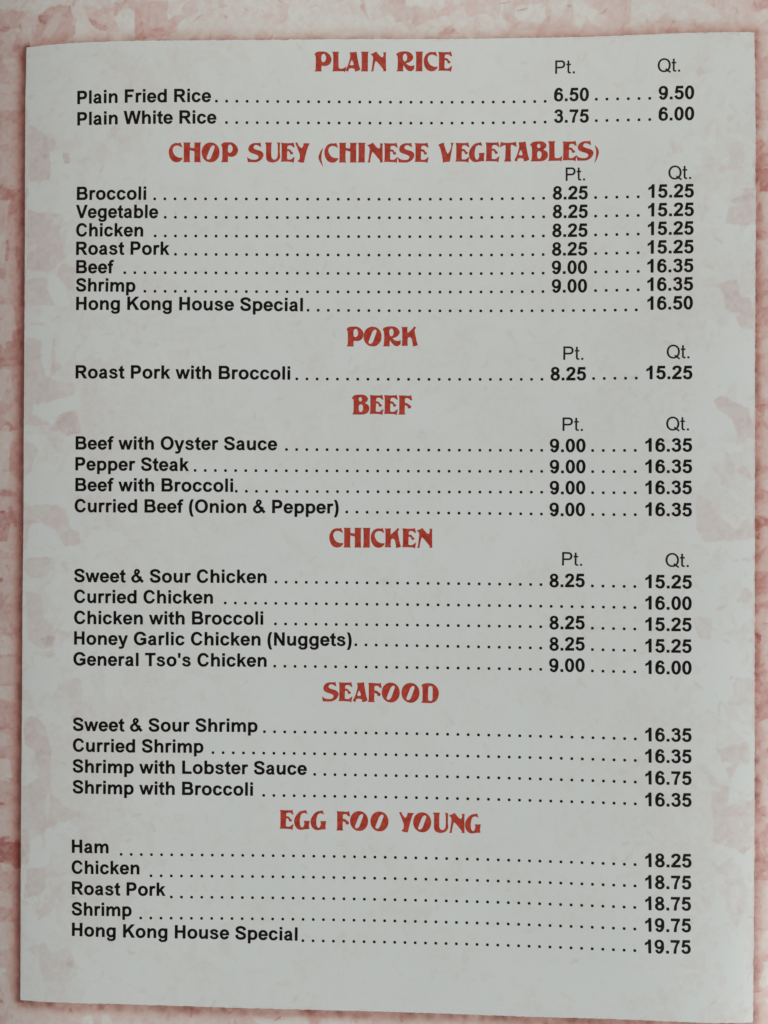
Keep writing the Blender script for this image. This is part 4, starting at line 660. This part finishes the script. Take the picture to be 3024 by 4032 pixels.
"R":[1354,[[16,6,72,72,84,104,96,184,117,600,117,872,103,1048,84,1128,0,1272,5,1288,96,1370,192,1423,368,1469,496,1484,688,1488,848,1471,960,1435,1040,1389,1104,1339,1171,1272,1235,1176,1271,1064,1269,1000,1255,952,1224,888,1177,824,1104,756,1056,722,912,645,768,623,752,618,744,600,768,559,848,483,928,433,1024,404,1136,392,1216,404,1344,445,1350,440,1350,216,1333,168,1300,120,1216,48,1168,21,1120,6,1024,0,928,24,880,49,816,97,746,168,635,312,564,440,544,460,512,168,521,72,542,8,528,-3,32,-3],[608,744,640,736,688,742,739,776,787,856,824,984,821,1096,787,1208,740,1288,720,1309,688,1323,624,1310,592,1292,553,1256,508,1176,496,1112,491,1048,508,888,539,808,583,760]]],
"O":[1335,[[624,-8,464,21,352,69,224,165,124,280,77,360,26,504,-4,680,-5,776,13,904,59,1064,107,1160,208,1281,320,1372,416,1422,512,1452,608,1469,720,1469,880,1438,992,1389,1104,1307,1206,1192,1269,1080,1315,936,1336,808,1335,648,1301,472,1248,344,1173,232,1072,130,960,52,880,18,736,-8],[427,200,464,191,528,189,560,193,592,209,677,296,720,376,966,1064,967,1160,946,1208,912,1243,880,1251,832,1247,760,1208,681,1128,620,1016,379,376,368,312,377,248,400,214]]],
"D":[1309,[[496,-8,64,3,16,8,7,24,66,72,88,136,101,264,104,680,101,904,85,1160,48,1224,0,1272,80,1371,160,1419,304,1453,432,1469,656,1469,816,1438,928,1388,1049,1304,1155,1192,1237,1064,1301,888,1312,808,1304,616,1270,456,1221,328,1141,200,1056,117,944,51,800,1,704,-16],[606,152,640,144,720,144,752,150,800,181,835,248,853,392,853,1032,839,1144,823,1192,802,1224,768,1248,720,1264,624,1258,576,1231,538,1176,521,1096,512,984,507,344,521,248,542,200,560,177]]],
"S":[1228,[[528,-8,64,-2,55,8,48,40,-4,376,0,381,16,373,96,293,144,259,256,212,384,180,592,173,704,197,768,228,793,248,835,296,853,344,850,424,822,472,752,523,640,574,368,657,256,710,208,739,165,776,125,824,90,904,85,1000,109,1112,154,1208,208,1275,288,1338,384,1387,496,1422,560,1432,896,1429,944,1443,976,1473,992,1467,997,1448,1047,1144,1040,1123,832,1243,736,1275,640,1288,592,1279,560,1263,507,1208,473,1144,473,1064,517,1016,608,961,736,913,944,863,1024,827,1120,763,1189,680,1220,616,1232,552,1221,472,1191,392,1128,280,1056,193,976,130,880,72,752,17,688,1]]],
"F":[1043,[[16,-3,3,8,48,28,68,56,85,168,91,376,84,1272,66,1384,21,1416,32,1427,480,1421,816,1392,896,1411,960,1466,979,1432,1045,1080,1040,1058,928,1076,880,1106,784,1196,752,1214,704,1224,640,1224,544,1201,528,1192,510,1160,504,1112,512,877,544,867,640,860,704,831,864,717,976,625,985,616,979,584,935,472,928,464,816,451,752,466,733,488,711,584,688,616,624,652,512,688,496,392,496,168,508,88,551,8,544,-1,528,-3]]],
"U":[1138,[[480,-24,352,1,240,51,195,88,155,136,106,232,91,312,80,456,88,888,84,1224,67,1320,48,1368,9,1432,3,1464,16,1469,512,1469,518,1464,521,1448,491,1384,475,1240,469,648,475,488,489,392,523,296,592,226,640,197,688,184,736,184,784,195,816,212,886,280,932,376,952,472,968,728,960,1144,949,1304,935,1368,914,1416,888,1448,888,1464,896,1469,1120,1464,1125,1400,1115,1224,1112,744,1144,456,1141,408,1111,296,1079,232,1024,159,960,98,880,49,816,21,704,-13,608,-29]]],
"Y":[1101,[[416,-26,320,4,208,49,172,72,281,152,309,184,324,216,359,360,358,536,326,648,237,856,165,1048,85,1240,0,1416,16,1432,96,1453,160,1468,176,1460,206,1352,235,1288,349,1144,464,1027,531,1096,583,1176,596,1208,640,1411,656,1416,1088,1400,1096,1384,1053,1336,1001,1240,862,840,764,456,661,-24,640,-36,496,-35]]],
"V":[1130,[[336,-12,331,8,336,136,323,248,260,568,181,904,119,1096,70,1192,0,1304,16,1325,96,1373,192,1419,416,1469,422,1464,428,1336,494,1096,601,792,688,634,704,638,752,687,821,776,899,952,947,1096,966,1176,971,1256,962,1304,906,1416,912,1429,1120,1469,1126,1464,1126,1432,1067,1240,1018,1000,864,56,848,48,544,29,352,-15]]],
"G":[1159,[[416,-8,320,17,256,51,192,101,109,200,58,296,12,456,-5,584,-5,664,10,760,29,824,78,936,187,1112,265,1208,336,1278,416,1341,512,1390,720,1426,880,1468,896,1464,994,1160,976,1158,912,1199,800,1244,752,1251,704,1248,640,1228,576,1194,537,1160,492,1080,444,888,421,680,428,440,445,344,491,232,528,187,560,165,624,161,656,176,692,216,727,280,757,360,770,456,726,648,736,656,768,659,1152,671,1161,664,1159,632,1112,360,1115,216,1143,72,1120,61,800,31,592,-13,480,-16]]],
"T":[1236,[[320,-3,311,8,375,120,391,184,405,296,432,920,432,1112,423,1192,420,1208,400,1234,304,1214,128,1133,16,1058,0,1059,27,1224,78,1464,96,1466,192,1429,272,1410,480,1395,768,1395,992,1411,1184,1468,1192,1464,1204,1448,1240,1080,1232,1071,1104,1141,992,1216,912,1244,864,1247,852,1240,827,1208,816,1160,808,1080,808,200,825,72,869,8,848,-3]]],
"B":[1319,[[112,-8,48,-3,36,8,101,72,115,104,133,200,149,552,144,936,133,1032,117,1080,0,1224,9,1240,112,1355,176,1405,256,1438,320,1452,544,1472,832,1471,928,1452,1056,1387,1136,1317,1184,1256,1205,1208,1207,1128,1173,1016,1152,988,1024,888,1003,856,1024,820,1168,749,1216,715,1256,664,1300,568,1323,456,1317,360,1285,264,1237,184,1168,115,1120,82,992,22,864,-12,608,-19],[613,184,656,168,688,168,720,177,750,200,791,248,819,296,855,408,855,552,836,632,804,680,766,712,688,751,656,755,624,750,574,712,537,648,520,568,520,440,541,312,569,232,589,200],[619,968,672,966,732,1000,758,1048,768,1096,758,1192,704,1263,656,1288,592,1275,532,1224,518,1192,521,1096,537,1048,576,993]]],
"(":[347,[[336,-308,187,-88,112,40,25,216,-5,344,-4,392,13,488,89,696,171,872,320,1098,329,1080,327,1064,284,888,236,616,219,472,216,328,219,264,251,40,281,-88,340,-280,343,-296]]],
")":[318,[[16,-212,7,-200,11,-168,99,200,133,504,133,648,117,776,68,984,19,1128,32,1135,183,984,247,888,279,824,310,728,320,664,320,568,293,424,214,184,149,40]]]}}''')
EM = 4.547
TRI = {}
def glyph(font, ch):
    key = (font, ch)
    if key not in TRI:
        adv, loops = GLYPHS[font][ch]
        P = [np.array(L, float).reshape(-1, 2) for L in loops]
        flat = np.vstack(P)
        tris = tessellate_polygon([[Vector((x, y, 0)) for x, y in q] for q in P])
        TRI[key] = (adv, flat, [tuple(t) for t in tris])
    return TRI[key]

def flat_mesh(name, uvs, faces, off):
    uvs = np.asarray(uvs)
    me = mesh_arrays(name, surf(uvs[:, 0], uvs[:, 1], off), faces)
    bm = bmesh.new(); bm.from_mesh(me)
    bmesh.ops.dissolve_degenerate(bm, dist=1e-7, edges=bm.edges)
    for f in bm.faces:
        f.normal_update()
        if f.normal.z < 0: f.normal_flip()
    bm.to_mesh(me); bm.free()
    return me

def line_mesh(name, text, font, u0, v0, u1, v1, off=0.075, bold=0.0):
    """a line of type whose ink runs from (u0,v0) to (u1,v1) on the page"""
    x = 0; parts = []
    for ch in text:
        if ch == ' ': x += 569; continue
        adv, P, T = glyph(font, ch)
        parts.append((P + (x, 0), T)); x += adv
    a = min(p[0][:, 0].min() for p in parts[:1]); b = parts[-1][0][:, 0].max()
    length = math.hypot(u1 - u0, v1 - v0)
    sx = length / (b - a); sy = EM / 2048
    du, dv = (u1 - u0) / length, (v1 - v0) / length
    V = []; F = []
    for P, T in parts:
        n = len(V)
        s = (P[:, 0] - a) * sx; h = P[:, 1] * sy
        V.extend(np.stack([u0 + s * du - h * dv, v0 + s * dv + h * du], 1))
        F.extend(tuple(int(i) + n for i in t) for t in T)
    return flat_mesh(name, V, F, off)

def dots_mesh(u0, v0, u1, v1):
    n = int(round(math.hypot(u1 - u0, v1 - v0) / (EM * 0.556))) + 1
    h = EM * 281 / 2048 / 2 * 1.03
    V = []; F = []
    for i in range(n):
        t = i / max(1, n - 1)
        u = u0 + (u1 - u0) * t; v = v0 + (v1 - v0) * t + h
        k = len(V)
        for a in range(8):                       # full stops: squares with corners softened by the ink
            sx, sy = ((1, .6), (.6, 1), (-.6, 1), (-1, .6), (-1, -.6), (-.6, -1), (.6, -1), (1, -.6))[a]
            V.append((u + h * sx, v + h * sy))
        F.append(tuple(range(k, k + 8)))
    return flat_mesh("leader_dots", V, F, 0.075)

dish = None
for kind, text, u0, v0, u1, v1 in [
    ["dish", "Plain Fried Rice", -77.15, 101.187, -43.535, 101.348],
    ["dots", "", -42.196, 101.224, 38.997, 101.02],
    ["price", "6.50", 41.141, 101.335, 49.563, 101.205],
    ["dots", "", 51.392, 101.221, 64.17, 101.025],
    ["price", "9.50", 66.269, 100.994, 74.724, 100.919],
    ["dish", "Plain White Rice", -77.11, 95.866, -42.163, 96.011],
    ["dots", "", -39.669, 95.928, 39.026, 95.911],
    ["price", "3.75", 41.17, 96.018, 49.591, 95.902],
    ["dots", "", 51.42, 95.95, 64.196, 95.841],
    ["price", "6.00", 66.295, 95.845, 74.75, 95.786],
    ["dish", "Broccoli", -77.096, 77.265, -59.545, 77.097],
    ["dots", "", -57.402, 76.983, 38.774, 77.138],
    ["price", "8.25", 40.978, 77.104, 49.453, 77.037],
    ["dots", "", 51.34, 77.073, 61.544, 77.019],
    ["price", "15.25", 63.937, 77.03, 74.783, 76.975],
    ["dish", "Vegetable", -77.315, 72.748, -56.517, 72.533],
    ["dots", "", -54.745, 72.424, 38.799, 72.548],
    ["price", "8.25", 41.003, 72.516, 49.477, 72.461],
    ["dots", "", 51.363, 72.5, 61.566, 72.465],
    ["price", "15.25", 63.9, 72.481, 74.805, 72.442],
    ["dish", "Chicken", -77.217, 68.162, -60.221, 67.979],
    ["dots", "", -57.221, 67.793, 38.766, 67.838],
    ["price", "8.25", 40.909, 67.871, 49.442, 67.828],
    ["dots", "", 51.387, 67.886, 61.587, 67.893],
    ["price", "15.25", 63.863, 67.932, 74.767, 67.91],
    ["dish", "Roast Pork", -77.183, 63.578, -53.65, 63.422],
    ["dots", "", -52.124, 63.243, 38.732, 63.251],
    ["price", "8.25", 40.875, 63.286, 49.406, 63.255],
    ["dots", "", 51.41, 63.316, 61.609, 63.342],
    ["price", "15.25", 63.826, 63.385, 74.788, 63.379],
    ["dish", "Beef", -77.149, 58.995, -67.54, 58.88],
    ["dots", "", -64.765, 58.684, 38.757, 58.663],
    ["price", "9.00", 40.84, 58.762, 49.37, 58.744],
    ["dots", "", 51.432, 58.777, 61.63, 58.77],
    ["price", "16.35", 63.789, 58.779, 74.751, 58.79],
    ["dish", "Shrimp", -77.179, 54.474, -62.093, 54.238],
    ["dots", "", -59.702, 54.055, 38.722, 54.138],
    ["price", "9.00", 40.865, 54.179, 49.393, 54.173],
    ["dots", "", 51.455, 54.225, 61.651, 54.261],
    ["price", "16.35", 63.809, 54.292, 74.712, 54.32],
    ["dish", "Hong Kong House Special", -77.081, 49.83, -20.406, 49.597],
    ["dots", "", -19.13, 49.53, 61.206, 49.372],
    ["price", "16.50", 63.83, 49.687, 74.674, 49.732],
    ["dish", "Roast Pork with Broccoli", -77.083, 32.781, -23.454, 32.641],
    ["dots", "", -21.812, 32.504, 38.602, 32.543],
    ["price", "8.25", 40.683, 32.597, 49.264, 32.591],
    ["dots", "", 51.089, 32.672, 61.281, 32.714],
    ["price", "15.25", 63.672, 32.779, 74.63, 32.741],
    ["dish", "Beef with Oyster Sauce", -76.954, 15.071, -26.561, 15.14],
    ["dots", "", -24.25, 15.008, 38.636, 15.075],
    ["price", "9.00", 40.598, 14.959, 49.232, 15.003],
    ["dots", "", 50.938, 15.05, 61.124, 15.086],
    ["price", "16.35", 63.514, 15.108, 74.644, 15.131],
    ["dish", "Pepper Steak", -76.98, 9.881, -48.434, 9.843],
    ["dots", "", -46.91, 9.67, 38.664, 9.899],
    ["price", "9.00", 40.625, 9.786, 49.256, 9.845],
    ["dots", "", 50.962, 9.88, 61.146, 9.911],
    ["price", "16.35", 63.535, 9.918, 74.664, 9.96],
    ["dish", "Beef with Broccoli", -76.943, 4.692, -37.443, 4.747],
    ["dots", "", -36.651, 4.57, 38.691, 4.784],
    ["price", "9.00", 40.652, 4.614, 49.222, 4.688],
    ["dots", "", 50.986, 4.727, 61.168, 4.778],
    ["price", "16.35", 63.557, 4.79, 74.625, 4.849],
    ["dish", "Curried Beef (Onion & Pepper)", -77.094, -0.558, -11.205, -0.422],
    ["dots", "", -9.202, -0.391, 38.66, -0.568],
    ["price", "9.00", 40.621, -0.734, 49.188, -0.644],
    ["dots", "", 51.011, -0.616, 61.19, -0.57],
    ["price", "16.35", 63.578, -0.501, 74.646, -0.567],
    ["dish", "Sweet & Sour Chicken", -77.096, -17.958, -28.961, -17.791],
    ["dots", "", -26.649, -17.883, 38.632, -17.878],
    ["price", "8.25", 40.71, -18.152, 49.21, -18.01],
    ["dots", "", 51.032, -18.044, 61.144, -18.054],
    ["price", "15.25", 63.648, -18.068, 74.71, -18.074],
    ["dish", "Curried Chicken", -77.06, -23.147, -42.259, -22.998],
    ["dots", "", -39.213, -23.157, 61.223, -23.174],
    ["price", "16.00", 63.667, -23.243, 74.67, -23.233],
    ["dish", "Chicken with Broccoli", -77.023, -28.396, -29.746, -28.125],
    ["dots", "", -26.703, -28.245, 38.627, -28.205],
    ["price", "8.25", 40.762, -28.471, 49.257, -28.297],
    ["dots", "", 51.078, -28.354, 61.185, -28.373],
    ["price", "15.25", 63.687, -28.416, 74.688, -28.389],
    ["dish", "Honey Garlic Chicken (Nuggets)", -76.987, -33.523, -7.767, -33.201],
    ["dots", "", -6.736, -33.225, 38.654, -33.426],
    ["price", "8.25", 40.789, -33.687, 49.281, -33.497],
    ["dots", "", 51.101, -33.565, 61.205, -33.588],
    ["price", "15.25", 63.707, -33.646, 74.705, -33.602],
    ["dish", "General Tso's Chicken", -77.14, -38.713, -28.826, -38.566],
    ["dots", "", -26.816, -38.729, 38.681, -38.642],
    ["price", "9.00", 40.756, -38.9, 49.304, -38.692],
    ["dots", "", 51.124, -38.772, 61.225, -38.799],
    ["price", "16.00", 63.726, -38.871, 74.723, -38.81],
    ["dish", "Sweet & Sour Shrimp", -77.153, -55.014, -30.973, -54.752],
    ["dots", "", -29.267, -54.989, 61.402, -55.028],
    ["price", "16.35", 63.785, -55.188, 74.775, -55.074],
    ["dish", "Curried Shrimp", -77.117, -60.202, -44.402, -60.053],
    ["dots", "", -42.024, -60.323, 61.421, -60.249],
    ["price", "16.35", 63.803, -60.344, 74.79, -60.214],
    ["dish", "Shrimp with Lobster Sauce", -77.144, -65.392, -18.671, -65.237],
    ["dots", "", -16.723, -65.428, 61.439, -65.466],
    ["price", "16.75", 63.821, -65.616, 74.806, -65.469],
    ["dish", "Shrimp with Broccoli", -77.109, -70.58, -32.028, -70.569],
    ["dots", "", -29.346, -70.793, 61.458, -70.74],
    ["price", "16.35", 63.839, -70.885, 74.821, -70.721],
    ["dish", "Ham", -77.197, -85.418, -67.894, -85.298],
    ["dots", "", -64.758, -85.847, 61.451, -85.418],
    ["price", "18.25", 63.887, -85.547, 74.862, -85.337],
    ["dish", "Chicken", -77.224, -90.609, -60.137, -90.417],
    ["dots", "", -57.261, -91.076, 61.468, -90.561],
    ["price", "18.75", 63.904, -90.803, 74.818, -90.578],
    ["dish", "Roast Pork", -77.127, -95.796, -53.632, -95.7],
    ["dots", "", -52.164, -96.305, 61.427, -95.763],
    ["price", "18.75", 63.921, -95.938, 74.773, -95.698],
    ["dish", "Shrimp", -77.155, -100.988, -62.031, -100.864],
    ["dots", "", -59.763, -101.6, 61.444, -100.959],
    ["price", "19.75", 63.937, -101.129, 74.786, -100.873],
    ["dish", "Hong Kong House Special", -77.058, -106.114, -20.708, -106.369],
    ["dots", "", -19.367, -106.67, 61.461, -106.151],
    ["price", "19.75", 63.895, -106.319, 74.741, -106.045],
    ["size", "Pt.", 41.401, 108.097, 46.153, 108.089],
    ["size", "Qt.", 66.002, 107.721, 71.364, 107.675],
    ["size", "Pt.", 44.102, 81.651, 48.78, 81.675],
    ["size", "Qt.", 68.695, 81.441, 74.119, 81.462],
    ["size", "Pt.", 43.742, 37.641, 48.591, 37.611],
    ["size", "Qt.", 68.485, 37.826, 73.908, 37.803],
    ["size", "Pt.", 43.655, 20.195, 48.558, 20.194],
    ["size", "Qt.", 68.442, 20.298, 73.863, 20.303],
    ["size", "Pt.", 43.702, -12.787, 48.539, -12.828],
    ["size", "Qt.", 68.397, -12.8, 73.932, -12.838]
]:
    if kind == 'dish':
        dish = link("dish_name", line_mesh("dish_name", text, 'bold', u0, v0, u1, v1), m_black, page)
        dish['label'] = "bold black line of type reading " + text
    elif kind == 'dots':
        link("leader_dots", dots_mesh(u0, v0, u1, v1), m_black, dish)
    elif kind == 'price':
        link("price", line_mesh("price", text, 'bold', u0, v0, u1, v1), m_black, dish)['label'] = "bold black price " + text
    else:
        link("size_heading", line_mesh("size_heading", text, 'regular', u0, v0, u1, v1), m_grey, page)['label'] = "thin black column heading " + text

CAP = 4.85          # height of the red capitals, mm
for text, letters in [
    ["PLAIN RICE", [["P", -17.955, 109.008], ["L", -13.643, 109.031], ["A", -10.233, 109.049], ["I", -6.449, 109.067], ["N", -4.074, 109.077], ["R", 2.301, 109.098], ["I", 7.025, 109.106], ["C", 9.112, 109.107], ["E", 12.667, 109.104]]],
    ["CHOP SUEY (CHINESE VEGETABLES)", [["C", -53.946, 86.429], ["H", -50.365, 86.43], ["O", -45.772, 86.439], ["P", -40.986, 86.453], ["S", -34.484, 86.477], ["U", -30.079, 86.495], ["E", -26.159, 86.512], ["Y", -22.592, 86.526], ["(", -16.794, 86.461], ["C", -15.319, 86.468], ["H", -11.732, 86.483], ["I", -7.069, 86.502], ["N", -4.759, 86.51], ["E", -0.626, 86.522], ["S", 2.891, 86.53], ["E", 6.998, 86.535], ["V", 12.858, 86.533], ["E", 17.065, 86.586], ["G", 20.414, 86.609], ["E", 24.457, 86.628], ["T", 27.991, 86.637], ["A", 31.583, 86.638], ["B", 35.382, 86.631], ["L", 39.711, 86.61], ["E", 43.27, 86.583], ["S", 46.71, 86.549], [")", 50.993, 86.498]]],
    ["PORK", [["P", -9.539, 40.922], ["O", -5.294, 40.959], ["R", -0.59, 40.998], ["K", 4.089, 41.035]]],
    ["BEEF", [["B", -8.151, 24.127], ["E", -3.752, 24.131], ["E", -0.192, 24.133], ["F", 3.323, 24.135]]],
    ["CHICKEN", [["C", -13.464, -8.856], ["H", -9.93, -8.845], ["I", -5.197, -8.829], ["C", -3.196, -8.823], ["K", 0.259, -8.811], ["E", 4.546, -8.796], ["N", 8.122, -8.783]]],
    ["SEAFOOD", [["S", -14.995, -46.992], ["E", -10.951, -47.004], ["A", -7.384, -47.012], ["F", -3.745, -47.02], ["O", -0.241, -47.026], ["O", 4.639, -47.031], ["D", 9.492, -47.032]]],
    ["EGG FOO YOUNG", [["E", -25.343, -78.805], ["G", -21.732, -78.828], ["G", -17.643, -78.85], ["F", -11.356, -78.877], ["O", -7.85, -78.889], ["O", -2.819, -78.9], ["Y", 4.236, -78.906], ["O", 7.725, -78.904], ["U", 12.569, -78.895], ["N", 16.487, -78.883], ["G", 20.46, -78.864]]]
]:
    V = []; F = []
    (ua, va), (ub, vb_) = letters[0][1:], letters[-1][1:]
    ang = math.atan2(vb_ - va, ub - ua); ca, sa = math.cos(ang), math.sin(ang)
    for ch, u, v in letters:
        adv, P, T = glyph('display', ch)
        n = len(V); s = P[:, 0] * CAP / 1466; h = P[:, 1] * CAP / 1466
        V.extend(np.stack([u + s * ca - h * sa, v + s * sa + h * ca], 1))
        F.extend(tuple(int(i) + n for i in t) for t in T)
    link("section_heading", flat_mesh("section_heading", V, F, 0.075), m_red, page)['label'] = "red display capitals reading " + text
